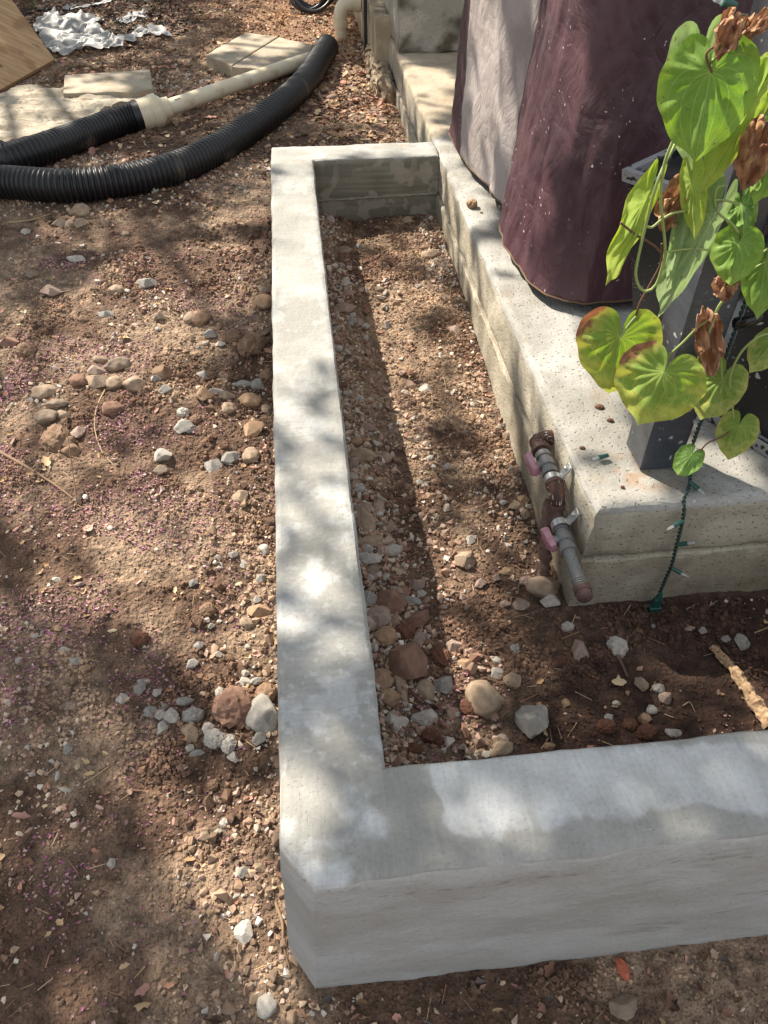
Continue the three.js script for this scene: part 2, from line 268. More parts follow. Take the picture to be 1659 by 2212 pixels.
{
  const patio = thing('concrete_patio', 'old pitted concrete patio slab holding the covered grill', 'patio');
  const stainAndSunTan = (x, y, z) => {
    const a = fb(x * 3, z * 3, 3, 0, 5), rust = smooth(0.11, 0.0, Math.hypot((x - 0.6) * 0.9, (z + 1.05) * 1.1) - 0.03 * pn(x * 30, z * 30)) * smooth(-0.1, 0.25, fb(x * 26, z * 26, 3, 0, 63));
    let c = y > 0.425 ? mix3([0.315, 0.305, 0.28], [0.395, 0.388, 0.368], smooth(-0.3, 0.3, a)) : mix3([0.37, 0.33, 0.255], [0.46, 0.42, 0.335], smooth(-0.3, 0.3, fb((x + z) * 4, y * 9, 3, 0, 91)));  // side faces have a warm sunlit tan painted into their colour
    if (y > 0.42 && z < -2.9) c = mix3(c, [0.42, 0.33, 0.22], 0.75);
    if (y < 0.425) c = mix3(c, [0.20, 0.17, 0.13], 0.75 * smooth(0.1, 0.45, pn((z + x) * 14, y * 2.5, 0, 44) + 0.3 * pn((z + x) * 50, y * 8, 0, 45)) * (z < -2.6 ? 1 : 0.45));
    return mix3(c, [0.30, 0.17, 0.09], rust * 0.65);
  };
  const top = rough(prism([[0.499, -0.964], [2.4, -0.966], [2.4, -4.6], [0.492, -4.6], [0.494, -2.6], [0.492, -1.6]], 0.3018, 0.44, 0.016, 4, 0.022), 0.006, 9, 0.0025, 40);
  mesh('slab', finish(vcol(top, stainAndSunTan), 0.7), oldMat, patio);
  const low = rough(prism([[0.495, -0.961], [2.4, -0.962], [2.4, -4.6], [0.487, -4.6], [0.489, -2.6], [0.487, -1.6]], -0.1, 0.3008, 0.003, 1, 0.03), 0.005, 7, 0.003, 45);
  mesh('base_course', finish(vcol(low, stainAndSunTan), 0.7), oldMat, patio);
  const step = thing('concrete_step', 'stained concrete step behind the covered grill', 'step');
  const st = rough(prism([[0.505, -3.97], [2.4, -3.97], [2.4, -8], [0.50, -8]], 0.436, 0.70, 0.02, 3, 0.04), 0.012, 6, 0.004, 30);
  const mossy = (x, y, z) => mix3([0.43, 0.40, 0.34], [0.12, 0.105, 0.075], smooth(0.0, 0.35, fb(x * 10, y * 10, 4, 0, 17) + 0.25 * smooth(0.62, 0.46, y) * pn(x * 9 + 4, y * 2) + 0.06) * (z > -4.05 ? 1 : 0.3));
  mesh('riser_block', finish(vcol(st, mossy), 0.7), oldMat, step);
  mesh('upper_block', finish(vcol(rough(prism([[0.52, -4.3], [2.4, -4.3], [2.4, -8], [0.52, -8]], 0.69, 0.98, 0.02, 2, 0.08), 0.01, 6), mossy), 0.7), oldMat, step);
  const ft = thing('retaining_wall', 'board marked concrete wall running back beside the step', 'wall');
  mesh('wall_face', finish(vcol(rough(prism([[0.425, -4.28], [0.505, -4.28], [0.505, -8], [0.425, -8]], -0.1, 0.52, 0.008, 2, 0.04), 0.008, 8, 0.003, 40), (x, y, z) => mix3([0.50, 0.42, 0.29], [0.30, 0.24, 0.16], smooth(0.0, 0.4, pn(z * 16, y * 1.5, 0, 9)))), 0.7), oldMat, ft);
  mesh('rough_footing', finish(vcol(rough(prism([[0.40, -4.7], [0.41, -4.1], [0.47, -3.95], [0.49, -3.95], [0.49, -4.7]], 0.05, 0.33, 0.02, 2, 0.02), 0.03, 14, 0.02, 40), (x, y, z) => mix3([0.22, 0.165, 0.11], [0.38, 0.31, 0.22], 0.5 + n3(x * 20, y * 20, z * 20))), 1.0), oldMat, ft);
}

// ---------------------------------------------------------------- grill cover
{
  const B = [[0.75, 0.47, -2.9], [0.60, 0.47, -2.88], [0.543, 0.475, -2.83], [0.54, 0.475, -2.66], [0.541, 0.47, -2.64], [0.575, 0.468, -2.42], [0.604, 0.468, -2.25], [0.602, 0.47, -2.22], [0.56, 0.475, -2.07], [0.548, 0.475, -1.96], [0.552, 0.47, -1.86], [0.567, 0.468, -1.775], [0.594, 0.466, -1.70], [0.631, 0.466, -1.66], [0.673, 0.468, -1.643], [0.744, 0.47, -1.644], [0.8, 0.47, -1.65], [1.2, 0.47, -1.66], [1.33, 0.47, -1.76], [1.36, 0.47, -2.2], [1.33, 0.47, -2.8], [1.2, 0.47, -2.9]];
  const T = [[0.75, -2.86], [0.62, -2.85], [0.575, -2.80], [0.565, -2.72], [0.566, -2.71], [0.60, -2.45], [0.632, -2.21], [0.634, -2.195], [0.632, -2.12], [0.626, -2.06], [0.624, -2.0], [0.628, -1.93], [0.648, -1.82], [0.672, -1.75], [0.71, -1.71], [0.77, -1.695], [0.83, -1.69], [1.18, -1.69], [1.28, -1.78], [1.3, -2.2], [1.27, -2.75], [1.17, -2.85]];
  const TY = 1.3, M = 60, cols = [];
  const pt = (A, t) => { const n = A.length, i = Math.floor(t) % n, f = t - Math.floor(t), a = A[i], b = A[(i + 1) % n]; return a.map((v, k) => lerp(v, b[k], f)); };
  const SUB = 8, tot = B.length * SUB;
  const strip = (i0, i1, mat, name, parent, off = 0) => {
    const P = [], U = [], I = [], w = i1 - i0 + 1; let L = 0, pv;
    for (let i = i0; i <= i1; i++) {
      const b = pt(B, i / SUB % B.length), t = pt(T, i / SUB % T.length); if (pv) L += Math.hypot(b[0] - pv[0], b[2] - pv[2]); pv = b;
      for (let j = 0; j <= M; j++) {
        const s = j / M, y = lerp(b[1], TY, s); let x = lerp(b[0], t[0], s * 1.25), z = lerp(b[2], t[1], s * 1.25);
        const f = 0.014 * n3(x * 9, y * 1.6, z * 9) + 0.010 * n3(x * 22, y * 4, z * 22) + 0.006 * (Math.abs(n3(x * 18, y * 11, z * 18)) - Math.abs(n3(x * 14 + 5, y * 7, z * 14))) + 0.004 * n3(x * 50, y * 30, z * 50) - off;
        const cx = x - 0.95, cz = z + 2.25, q = Math.hypot(cx, cz) || 1;
        P.push(x + cx / q * f, y, z + cz / q * f); U.push(L, y);
      }
    }
    for (let i = 0; i < w - 1; i++) for (let j = 0; j < M; j++) { const a = i * (M + 1) + j, b = a + M + 1; I.push(a, a + 1, b, b, a + 1, b + 1); }
    const g = new THREE.BufferGeometry(); g.setAttribute('position', new THREE.Float32BufferAttribute(P, 3)); g.setAttribute('uv', new THREE.Float32BufferAttribute(U, 2)); g.setIndex(I); g.computeVertexNormals();
    return mesh(name, g, mat, parent);
  };
  const weave = grayTex(1024, 1024, (u, v) => { const w = 0.06 * fb(u * 6, v * 6, 3, 6, 70); let r = 0; for (let o = 0, f = 5, a = 0.5; o < 4; o++, f *= 2, a *= 0.55) r += a * (1 - 2.2 * Math.abs(pn((u + w) * f * 2, (v + w) * f, 0, 30 + o * 9))); return 0.35 + 0.45 * r + 0.05 * pn(u * 300, v * 300, 0, 3); });
  weave.repeat.set(1.6, 1.6);
  const fleck = (u, v, s) => smooth(0.68, 0.74, pn(u * 130 + 3 * pn(u * 9, v * 9, 9, 1), v * 100, 0, s)) * (pn(u * 12, v * 12, 12, s + 3) > 0.26 ? 1 : 0);
  const maroon = std({ map: colorTex(1024, 1024, (u, v) => { const a = fb(u * 5, v * 3, 4, 0, 4); let c = mix3([0.044, 0.016, 0.022], [0.072, 0.028, 0.037], smooth(-0.3, 0.35, a)); return mix3(c, [0.55, 0.52, 0.50], fleck(u, v, 30)); }), bumpMap: weave, bumpScale: 0.006, roughness: 0.55, side: THREE.DoubleSide });
  const cream = std({ map: colorTex(1024, 1024, (u, v) => mix3([0.265, 0.228, 0.215], [0.36, 0.315, 0.30], smooth(-0.35, 0.3, fb(u * 5, v * 4, 4, 0, 14)))), bumpMap: weave, bumpScale: 0.007, roughness: 0.7, side: THREE.DoubleSide });
  const gc = thing('grill_cover', 'maroon cloth grill cover with a pale side panel standing on the patio', 'grill cover');
  strip(4 * SUB, 7 * SUB, cream, 'side_panel', gc);
  strip(7 * SUB, tot + 4 * SUB, maroon, 'body_cloth', gc);
  { // top cloth
    const P = [[0.95, TY + 0.10, -2.25]], I = []; for (let i = 0; i < tot; i++) { const b = pt(B, i / SUB), t = pt(T, i / SUB); P.push([lerp(b[0], t[0], 1.25), TY - 0.003, lerp(b[2], t[1], 1.25)]); } for (let i = 0; i < tot; i++) I.push(0, 1 + i, 1 + (i + 1) % tot);
    const g = new THREE.BufferGeometry(); g.setAttribute('position', new THREE.Float32BufferAttribute(P.flat(), 3)); g.setAttribute('uv', new THREE.Float32BufferAttribute(P.map((p) => [p[0], p[2]]).flat(), 2)); g.setIndex(I); g.computeVertexNormals(); mesh('top_cloth', g, maroon, gc);
  }
  const hem = []; for (let i = 2 * SUB; i <= 19 * SUB; i += 2) { const b = pt(B, i / SUB); const cx = b[0] - 0.95, cz = b[2] + 2.25, q = Math.hypot(cx, cz), f = 0.014 * n3(b[0] * 9, b[1] * 1.6, b[2] * 9) + 0.010 * n3(b[0] * 22, b[1] * 4, b[2] * 22) + 0.001; hem.push(V(b[0] + cx / q * f, b[1] + 0.001, b[2] + cz / q * f)); }
  mesh('hem_binding', capTube(curve(hem), () => 0.0026, 200, 6), std({ color: lin(0.13, 0.075, 0.04) }), gc);
  // grill standing inside the cover: frame and feet under the hem
  const gm = std({ color: lin(0.03, 0.03, 0.03), roughness: 0.5 });
  const gr = new THREE.Group(); gr.name = 'grill_frame'; gc.add(gr);
  mesh('cabinet', new RoundedBoxGeometry(0.52, 0.42, 0.9, 2, 0.02).translate(0.97, 0.76, -2.27), gm, gr);
  for (const [x, z] of [[0.75, -1.87], [1.19, -1.87], [0.75, -2.67], [1.19, -2.67]]) mesh('foot', cyl(V(x, 0.438, z), V(x, 0.56, z), 0.028, 0.024), gm, gr);
}

// ---------------------------------------------------------------- post, planters
const chipMap = (base, chip, s, lo, scale = 1) => colorTex(512, 512, (u, v) => { const a = fb(u * 10 * scale, v * 10 * scale, 4, 10 * scale, s), b = pn(u * 90, v * 80, 0, s + 2) + 0.3 * pn(u * 8, v * 8, 0, s); let c = mix3(base, [base[0] * 1.5, base[1] * 1.5, base[2] * 1.5], smooth(-0.3, 0.4, fb(u * 4, v * 9, 3, 1, 4))); return mix3(c, chip, clamp(smooth(lo, lo + 0.03, a) + smooth(0.74, 0.80, b) * 0.7)); });
{
  const g = finish(rough(prism([[0.617, -1.062], [0.695, -1.060], [0.695, -1.14], [0.617, -1.14]], 0.439, 2.6, 0.006, 3, 0.06), 0.001, 20), 0.7);
  const brushed = grayTex(512, 512, (u, v) => 0.28 + 0.3 * fb(u * 30, v * 4, 3, 1, 3) + 0.15 * pn(u * 8, v * 120, 8, 6));
  solo('metal_post', g, phys({ map: chipMap([0.040, 0.046, 0.058], [0.5, 0.5, 0.5], 7, 0.62), roughnessMap: brushed, roughness: 1, clearcoat: 0.25, clearcoatRoughness: 0.25 }), 'dark grey square post standing on the patio edge with a vine', 'post');
  const black = std({ map: chipMap([0.010, 0.010, 0.011], [0.42, 0.42, 0.42], 17, 0.5), roughness: 0.45 });
  const worn = std({ map: colorTex(512, 512, (u, v) => mix3([0.24, 0.24, 0.245], [0.012, 0.012, 0.012], smooth(0.12, 0.20, fb(u * 14, v * 14, 4, 14, 6)))), roughness: 0.5 });
  const pl = thing('tapered_planter', 'black tapered stand with a worn silver rim behind the post', 'planter stand');
  const cx = 0.747, cz = -1.40, rot = 0.14 + Math.PI / 4, sq = (h, y) => [0, 1, 2, 3].map((k) => { const a = rot + Math.PI / 4 + k * Math.PI / 2, r = h * Math.SQRT2; return V(cx + (0.88 - y) * 0.16 + Math.cos(a) * r, y, cz + Math.sin(a) * r); });
  const frustum = (lo, hi) => { const P = []; for (let k = 0; k < 4; k++) { const n = (k + 1) % 4; for (const q of [lo[k], hi[k], lo[n], lo[n], hi[k], hi[n]]) P.push(q.x, q.y, q.z); } for (const s of [lo, hi]) for (const q of [s[0], s[1], s[2], s[0], s[2], s[3]]) P.push(q.x, q.y, q.z); const g = new THREE.BufferGeometry(); g.setAttribute('position', new THREE.Float32BufferAttribute(P, 3)); return finish(g, 0.5, 3); };
  mesh('body', frustum(sq(0.062, 0.44), sq(0.092, 0.852)), black, pl);
  const o = sq(0.102, 0.88), o2 = sq(0.101, 0.858), n = sq(0.086, 0.8805);
  for (let k = 0; k < 4; k++) { const m = (k + 1) % 4, P = []; const q4 = (a, b, c, d) => { for (const q of [a, b, c, a, c, d]) P.push(q.x, q.y, q.z); }; const dn = n.map((p) => p.clone().setY(0.86)); q4(o2[k], o2[m], o[m], o[k]); q4(o[k], o[m], n[m], n[k]); q4(n[k], n[m], dn[m], dn[k]); q4(o2[k], dn[k], dn[m], o2[m]); const g = new THREE.BufferGeometry(); g.setAttribute('position', new THREE.Float32BufferAttribute(P, 3)); mesh('rim', finish(g, 0.5, 3), worn, pl); }
  mesh('top_panel', frustum(sq(0.086, 0.853), sq(0.086, 0.868)), std({ map: chipMap([0.012, 0.013, 0.015], [0.2, 0.2, 0.2], 29, 0.55), roughness: 0.35 }), pl);
  const bp = thing('chipped_planter_box', 'black box with chipped paint behind the post', 'planter box');
  const e1 = V(0.46, 0, 0.888), e2 = V(0.888, 0, -0.46), c0 = V(0.806, 0, -1.208), cor = (a, b) => { const p = c0.clone().addScaledVector(e1, a).addScaledVector(e2, b); return [p.x, p.z]; };
  mesh('box_body', finish(rough(prism([cor(0, 0.012), cor(0.24, 0.012), cor(0.24, 0.4), cor(0, 0.4)], 0.46, 0.93, 0.006, 2, 0.1), 0.002, 8), 0.6, 2), std({ map: chipMap([0.008, 0.008, 0.009], [0.36, 0.37, 0.39], 3, 0.40), roughness: 0.5 }), bp);
  mesh('base_trim', finish(prism([cor(-0.008, 0), cor(0.25, 0), cor(0.25, 0.41), cor(-0.008, 0.41)], 0.4415, 0.472, 0.004, 2), 0.6, 4), worn, bp);
  mesh('drain_hose', capTube(curve([gZ(1590, 700, -1.06), gZ(1615, 695, -1.045), gZ(1640, 680, -1.05), gZ(1665, 650, -1.06), V(1.02, 0.63, -1.07)]), () => 0.011, 30, 12), std({ color: lin(0.012, 0.012, 0.013), roughness: 0.2 }), bp);
}

// ---------------------------------------------------------------- water pipe with two valves on the patio side
{
  const X = 0.462, rustTex = colorTex(512, 512, (u, v) => { const a = fb(u * 8, v * 8, 4, 8, 3); return mix3(mix3([0.05, 0.022, 0.016], [0.115, 0.052, 0.036], smooth(-0.3, 0.3, a)), [0.55, 0.54, 0.52], smooth(0.30, 0.34, fb(u * 22, v * 22, 3, 22, 9))); });
  const galvTex = colorTex(512, 512, (u, v) => { const a = fb(u * 8, v * 8, 4, 8, 23); return mix3(mix3([0.15, 0.155, 0.15], [0.30, 0.30, 0.285], smooth(-0.3, 0.3, a)), [0.10, 0.05, 0.035], smooth(0.14, 0.24, fb(u * 12, v * 12, 3, 12, 19)) * 0.8); });
  const rust = std({ map: texSet(rustTex, 4), roughness: 0.7, metalness: 0.2 }), galv = std({ map: texSet(galvTex, 4), roughness: 0.55, metalness: 0.35 }), strap = std({ color: lin(0.5, 0.5, 0.49), roughness: 0.35, metalness: 0.7 });
  const pinkT = colorTex(128, 128, (u, v) => mix3([0.33, 0.135, 0.175], [0.43, 0.235, 0.265], smooth(-0.3, 0.3, fb(u * 5, v * 5, 3, 5, 2)))), pink = std({ map: pinkT, roughness: 0.6 });
  const y1 = 0.395, y2 = 0.343, P = (y, z, x = X) => V(x, y, z);
  const t = thing('water_pipe', 'rusty galvanised water pipe with pink valve handles along the patio side', 'pipe');
  const ring = (z, y, r, w) => cyl(P(y, z - w / 2), P(y, z + w / 2), r, r, 18);
  mesh('inlet_elbow', mergeGeometries([capTube(curve([V(0.52, y1 + 0.002, -1.232), V(0.485, y1 + 0.002, -1.231), P(y1, -1.222), P(y1, -1.19)]), (s) => 0.0165, 16, 14).toNonIndexed(), ring(-1.195, y1, 0.020, 0.012).toNonIndexed(), ring(-1.222, y1, 0.0175, 0.008).toNonIndexed()]), rust, t);
  const valve = (z, y, len, hx) => {
    const v = mesh('valve_body', mergeGeometries([ring(z, y, 0.0138, len), ring(z - len * 0.42, y, 0.0165, len * 0.2), ring(z + len * 0.42, y, 0.0165, len * 0.2), ring(z, y, 0.0168, len * 0.3), cyl(P(y, z), P(y, z, X - 0.026), 0.009)].map((g) => g.toNonIndexed())), galv, t);
    const sh = new THREE.Shape(); sh.moveTo(-0.010, -0.006); sh.lineTo(0.010, -0.008); sh.lineTo(0.015, 0.012); sh.lineTo(0.009, 0.036); sh.lineTo(-0.003, 0.040); sh.lineTo(-0.008, 0.018); sh.lineTo(-0.014, 0.008); sh.closePath();
    const hole = new THREE.Path(); hole.absellipse(0.002, 0.008, 0.0045, 0.0035, 0, Math.PI * 2); sh.holes.push(hole);
    const g = new THREE.ExtrudeGeometry(sh, { depth: 0.009, bevelEnabled: true, bevelSize: 0.0025, bevelThickness: 0.0025, bevelSegments: 2 });
    g.translate(0, -0.012, -0.0045); g.rotateY(Math.PI / 2 + 0.2); g.rotateZ(0.35); g.rotateX(hx); g.translate(X - 0.030, y, z);
    mesh('valve_handle', finish(g.index ? g.toNonIndexed() : g, 0.6, 8), pink, v);
  };
  mesh('pipe_run', cyl(P(y1, -1.20), P(y1, -1.075), 0.0118), rust, t);
  valve(-1.148, y1, 0.062, -0.5);
  const clamp_ = (z, y) => { const c = mesh('pipe_strap', new THREE.CylinderGeometry(0.0172, 0.0172, 0.016, 28, 1, true).rotateX(Math.PI / 2).translate(X, y, z), new THREE.MeshStandardMaterial({ color: lin(0.5, 0.5, 0.49), roughness: 0.35, metalness: 0.7, side: THREE.DoubleSide }), t); mesh('strap_tab', new RoundedBoxGeometry(0.004, 0.034, 0.020, 1, 0.0015).rotateZ(-0.5).translate(X + 0.022, y + 0.024, z), strap, c); mesh('screw', new THREE.SphereGeometry(0.0055, 12, 8).scale(1, 0.7, 1).translate(X + 0.022, y + 0.032, z), strap, c); };
  clamp_(-1.10, y1); clamp_(-1.018, y2 + 0.004);
  mesh('street_elbow', mergeGeometries([capTube(curve([P(y1, -1.092), P(y1 - 0.001, -1.074), P(y1 - 0.014, -1.060), P(y1 - 0.030, -1.057), P(y1 - 0.045, -1.050), P(y2, -1.040), P(y2, -1.02)]), (s) => 0.0155 + 0.0015 * Math.sin(s * 9), 30, 16), ring(-1.088, y1, 0.0182, 0.010), ring(-1.033, y2, 0.0182, 0.010), cyl(P(y1 - 0.022, -1.058), P(y1 - 0.034, -1.057), 0.0185)].map((g) => g.toNonIndexed())), rust, t);
  valve(-0.985, y2, 0.064, -0.35);
  mesh('pipe_run', cyl(P(y2, -1.02), P(y2, -0.955), 0.0118), rust, t);
  mesh('outlet_pipe', cyl(P(y2, -0.958), P(y2 - 0.004, -0.880), 0.0122, 0.0122), galv, t);
  mesh('pipe_thread', mergeGeometries([0, 1, 2, 3].map((k) => cyl(P(y2 - 0.004, -0.884 + k * 0.005), P(y2 - 0.004, -0.881 + k * 0.005), 0.0145).toNonIndexed())), galv, t);
  mesh('end_cap', mergeGeometries([ring(-0.860, y2 - 0.004, 0.0165, 0.012), ring(-0.850, y2 - 0.004, 0.0152, 0.014), new THREE.SphereGeometry(0.0148, 18, 12).scale(1, 1, 0.55).translate(X, y2 - 0.004, -0.844)].map((g) => g.toNonIndexed())), rust, t);
  // dropping branch with torn foam sleeve behind second valve
  mesh('foam_sleeve', finish(rough(capTube(curve([P(0.36, -1.075, X - 0.006), P(0.30, -1.06, X - 0.008), P(0.24, -1.045, X - 0.006), P(0.17, -1.03, X - 0.004)]), (s) => 0.0125, 40, 14).toNonIndexed(), 0.009, 90), 1.0, 4), std({ color: lin(0.16, 0.10, 0.075) }), t);
}

// ---------------------------------------------------------------- drain pipes and yard material behind the wall
const lift = (p, h) => V(p.x, heightAt(p.x, p.z) + h, p.z);
{
  const blackPlastic = std({ map: colorTex(256, 256, (u, v) => mix3([0.010, 0.010, 0.011], [0.13, 0.105, 0.08], smooth(0.05, 0.5, fb(u * 6, v * 6, 5, 6, 9)))), roughness: 0.42 });
  const pvcTex = colorTex(512, 512, (u, v) => mix3(mix3([0.62, 0.53, 0.36], [0.70, 0.63, 0.47], smooth(-0.3, 0.3, fb(u * 4, v * 6, 3, 2, 5))), [0.34, 0.20, 0.10], smooth(0.12, 0.4, fb(u * 5, v * 9, 4, 1, 25)) * 0.75));
  const pvc = std({ map: pvcTex, roughness: 0.45 });
  const R = 0.060;
  const gp = (u, v, dy = R) => { let y = 0.3, p; for (let i = 0; i < 5; i++) { p = gY(u, v, y); y = heightAt(p.x, p.z) + dy - 0.004; } return p.setY(y); };
  const pts = [gp(708, 100), gp(690, 128), gp(655, 180), gp(600, 232), gp(520, 290), gp(420, 345), gp(300, 382), gp(150, 400), gp(20, 393)];
  const l = pts[pts.length - 1];
  pts.push(lift(V(l.x - 0.22, 0, l.z - 0.04), R), lift(V(l.x - 0.36, 0, l.z - 0.16), R), lift(V(l.x - 0.30, 0, l.z - 0.27), R), lift(V(l.x - 0.12, 0, l.z - 0.29), R), gp(10, 348), gp(90, 322), gp(180, 290), gp(260, 262), gp(318, 245));
  const cv = curve(pts), L = cv.getLength(), ribs = Math.round(L / 0.0195), n = ribs * 6;
  const t = thing('corrugated_pipe', 'looped black corrugated drain pipe lying on the dirt', 'pipe');
  mesh('ribbed_tube', capTube(cv, (s) => { const ph = (s * ribs) % 1, q = smooth(0.12, 0.30, ph) * (1 - smooth(0.70, 0.88, ph)); const cuff = s > 0.985 ? 1 : 0; return lerp(R - 0.008, R, cuff ? 1 : q); }, n, 32, false), blackPlastic, t);
  const e = cv.getPointAt(0), d = cv.getTangentAt(0);
  mesh('dark_mouth_disc', cyl(e.clone().addScaledVector(d, 0.03), e.clone().addScaledVector(d, 0.034), R - 0.012), std({ color: lin(0.004, 0.004, 0.004) }), t);  // near-black disc put in for the shade inside the hollow pipe end
  { const s = 0.665, a = cv.getPointAt(s), b = cv.getPointAt(s + 0.02); mesh('smooth_cuff', cyl(a, b, R + 0.003, R + 0.003, 28), blackPlastic, t); }
  const pe = cv.getPointAt(1), pd = cv.getTangentAt(1);
  const w = thing('pvc_pipe', 'dirty cream plastic drain pipe joined to the black corrugated pipe', 'pipe');
  const c0 = pe.clone().addScaledVector(pd, -0.03), c1 = c0.clone().addScaledVector(pd, 0.085), c2 = c1.clone().addScaledVector(pd, 0.05);
  const far = gp(668, 128, 0.036), c3 = c2.clone().lerp(far, 0.02);
  const cp = mesh('coupling', mergeGeometries([cyl(c0, c1, R + 0.006, R + 0.006, 28), cyl(c1, c1.clone().addScaledVector(pd, 0.018), R + 0.006, 0.05, 28), cyl(c0.clone().addScaledVector(pd, 0.052), c1, R + 0.010, R + 0.010, 28), cyl(c1, c2, 0.047, 0.044, 28)].map((g) => g.toNonIndexed())), pvc, w);
  mesh('pipe_run', capTube(curve([c1, c2, c2.clone().lerp(far, 0.35), c2.clone().lerp(far, 0.7), far]), () => 0.034, 30, 24), pvc, w);
  const print = std({ color: lin(0.03, 0.03, 0.05) }); const dir = far.clone().sub(c2).normalize();
  for (let k = 0; k < 5; k++) { const m = c2.clone().addScaledVector(dir, 0.03 + k * 0.007).add(V(0, 0.0342, 0)).addScaledVector(V(dir.z, 0, -dir.x), -0.0); mesh('printed_mark', new THREE.BoxGeometry(0.004, 0.0006, 0.018).rotateY(Math.atan2(dir.x, dir.z) + Math.PI / 2).translate(m.x + 0.006, m.y - 0.0035, m.z + 0.018), print, cp); }

  // paving slabs, flagstone
  const stoneTex = colorTex(512, 512, (u, v) => { const a = fb(u * 5, v * 5, 4, 5, 7); let c = mix3([0.30, 0.25, 0.18], [0.41, 0.35, 0.265], smooth(-0.35, 0.35, a)); c = mix3(c, [0.36, 0.22, 0.11], smooth(0.15, 0.45, fb(u * 7, v * 7, 3, 7, 40)) * 0.5); const k = 1 + 0.2 * pn(u * 90, v * 90, 90, 4); return [c[0] * k, c[1] * k, c[2] * k]; });
  const slabMat = std({ map: texSet(stoneTex, 1.7), bumpMap: texSet(oldBump.clone(), 2), bumpScale: 0.003 });
  const Z1 = (x, y) => [x * 0.5, y * 0.5];
  const slab = (name, pts, h, label, cat, group, edge = 0.04, amp = 0.003) => { const q = pts.map(([x, y]) => { const [u, v] = Z1(x, y); const a = spot(u, v); const b = gY(u, v, a.y + h); return [b.x, b.z]; }); const ys = q.map(([x, z]) => heightAt(x, z)), y0 = ys.reduce((a, b) => a + b) / ys.length; const g = rough(prism(q.reverse(), y0 - 0.02, y0 + h, 0.004, 2, edge), amp, 14, amp * 0.4, 50); return solo(name, finish(g, 0.6), slabMat, label, cat, group); };
  slab('paving_slab', [[890, 243], [1062, 132], [1110, 135], [1200, 154], [1000, 282]], 0.055, 'tan stone slab with a broken corner beside its twin', 'slab', 'loose paving slabs');
  slab('paving_slab', [[1002, 286], [1205, 158], [1352, 180], [1338, 212], [1112, 304]], 0.055, 'tan stone slab under the far end of the corrugated pipe', 'slab', 'loose paving slabs');
  slab('paving_slab', [[275, 310], [645, 283], [657, 372], [590, 386], [270, 392]], 0.065, 'tan stone slab lying alone on the flagstone edge', 'slab', 'loose paving slabs');
  const flagTex = colorTex(512, 512, (u, v) => { const a = fb(u * 3, v * 9, 4, 3, 7); let c = mix3([0.27, 0.23, 0.17], [0.41, 0.36, 0.28], smooth(-0.3, 0.3, a)); return mix3(c, [0.2, 0.14, 0.09], smooth(0.2, 0.3, fb(u * 8, v * 26, 3, 2, 30)) * 0.7); });
  { const q = [[-300, 470], [0, 405], [100, 385], [300, 388], [440, 392], [592, 440], [480, 480], [400, 532], [200, 592], [0, 652], [-300, 680]].map(([x, y]) => { const [u, v] = Z1(x, y); const a = spot(u, v), b = gY(u, v, a.y + 0.035); return [b.x, b.z]; });
    const g = prism(q.reverse(), 0.18, 0.285, 0.01, 2, 0.02), p = g.attributes.position; for (let i = 0; i < p.count; i++) { const x = p.getX(i), z = p.getZ(i); if (p.getY(i) > 0.24) p.setY(i, heightAt(x, z) * 0.5 + 0.165 + 0.022 * fb(x * 5, z * 14, 4, 0, 81) + 0.01 * Math.abs(pn(x * 12, z * 40, 0, 5))); }
    solo('flagstone', finish(rough(g, 0.008, 12), 0.6), std({ map: texSet(flagTex, 1.2), bumpMap: texSet(oldBump.clone(), 2), bumpScale: 0.004 }), 'broad rough sandstone flagstone behind the corrugated pipe', 'flagstone'); }
  // plywood
  { const P2 = spot(117, 136).add(V(0, 0.004, 0)), P1 = spot(0, 202).add(V(0, 0.004, 0)), top = gZ(20, 0, -5.05), e1 = P1.clone().sub(P2).normalize(), e2 = top.clone().sub(P2); e2.addScaledVector(e1, -e2.dot(e1)).normalize(); const nn = e1.clone().cross(e2).normalize(), sk = top.clone().sub(P2).dot(e1);
    const Lb = 0.95, H = 0.9, th = 0.018, lean = sk / top.clone().sub(P2).dot(e2); const P = []; const at = (a, b, c) => P2.clone().addScaledVector(e1, a + b * lean).addScaledVector(e2, b).addScaledVector(nn, c);
    const q = (a, b, c, d) => { for (const v of [a, b, c, a, c, d]) P.push(v.x, v.y, v.z); }, k = [[0, 0], [Lb, 0], [Lb, H], [0, H]]; const F = k.map(([a, b]) => at(a, b, 0)), Bk = k.map(([a, b]) => at(a, b, -th)); q(...F); q(Bk[3], Bk[2], Bk[1], Bk[0]); for (let i = 0; i < 4; i++) q(Bk[i], Bk[(i + 1) % 4], F[(i + 1) % 4], F[i]);
    const g = new THREE.BufferGeometry(); g.setAttribute('position', new THREE.Float32BufferAttribute(P, 3));
    const tex = colorTex(512, 512, (u, v) => { const a = fb(u * 3, v * 8, 4, 1, 3); let c = mix3([0.36, 0.22, 0.11], [0.50, 0.33, 0.18], smooth(-0.3, 0.3, a + 0.3 * pn(u * 8, v * 60, 4, 2))); c = mix3(c, [0.20, 0.09, 0.04], smooth(0.1, 0.4, fb(u * 6, v * 6, 4, 6, 44)) * 0.6); return mix3(c, [0.07, 0.05, 0.04], smooth(0.46, 0.52, fb(u * 5, v * 5, 4, 5, 90))); });
    solo('plywood_board', finish(g, 0.4), std({ map: tex }), 'weathered orange brown plywood board leaning by the plastic sheet', 'board'); }
  // crumpled plastic
  const plast = phys({ color: lin(0.36, 0.355, 0.345), roughness: 0.7, transmission: 0.3, thickness: 0, clearcoat: 0.15, clearcoatRoughness: 0.35, side: THREE.DoubleSide });
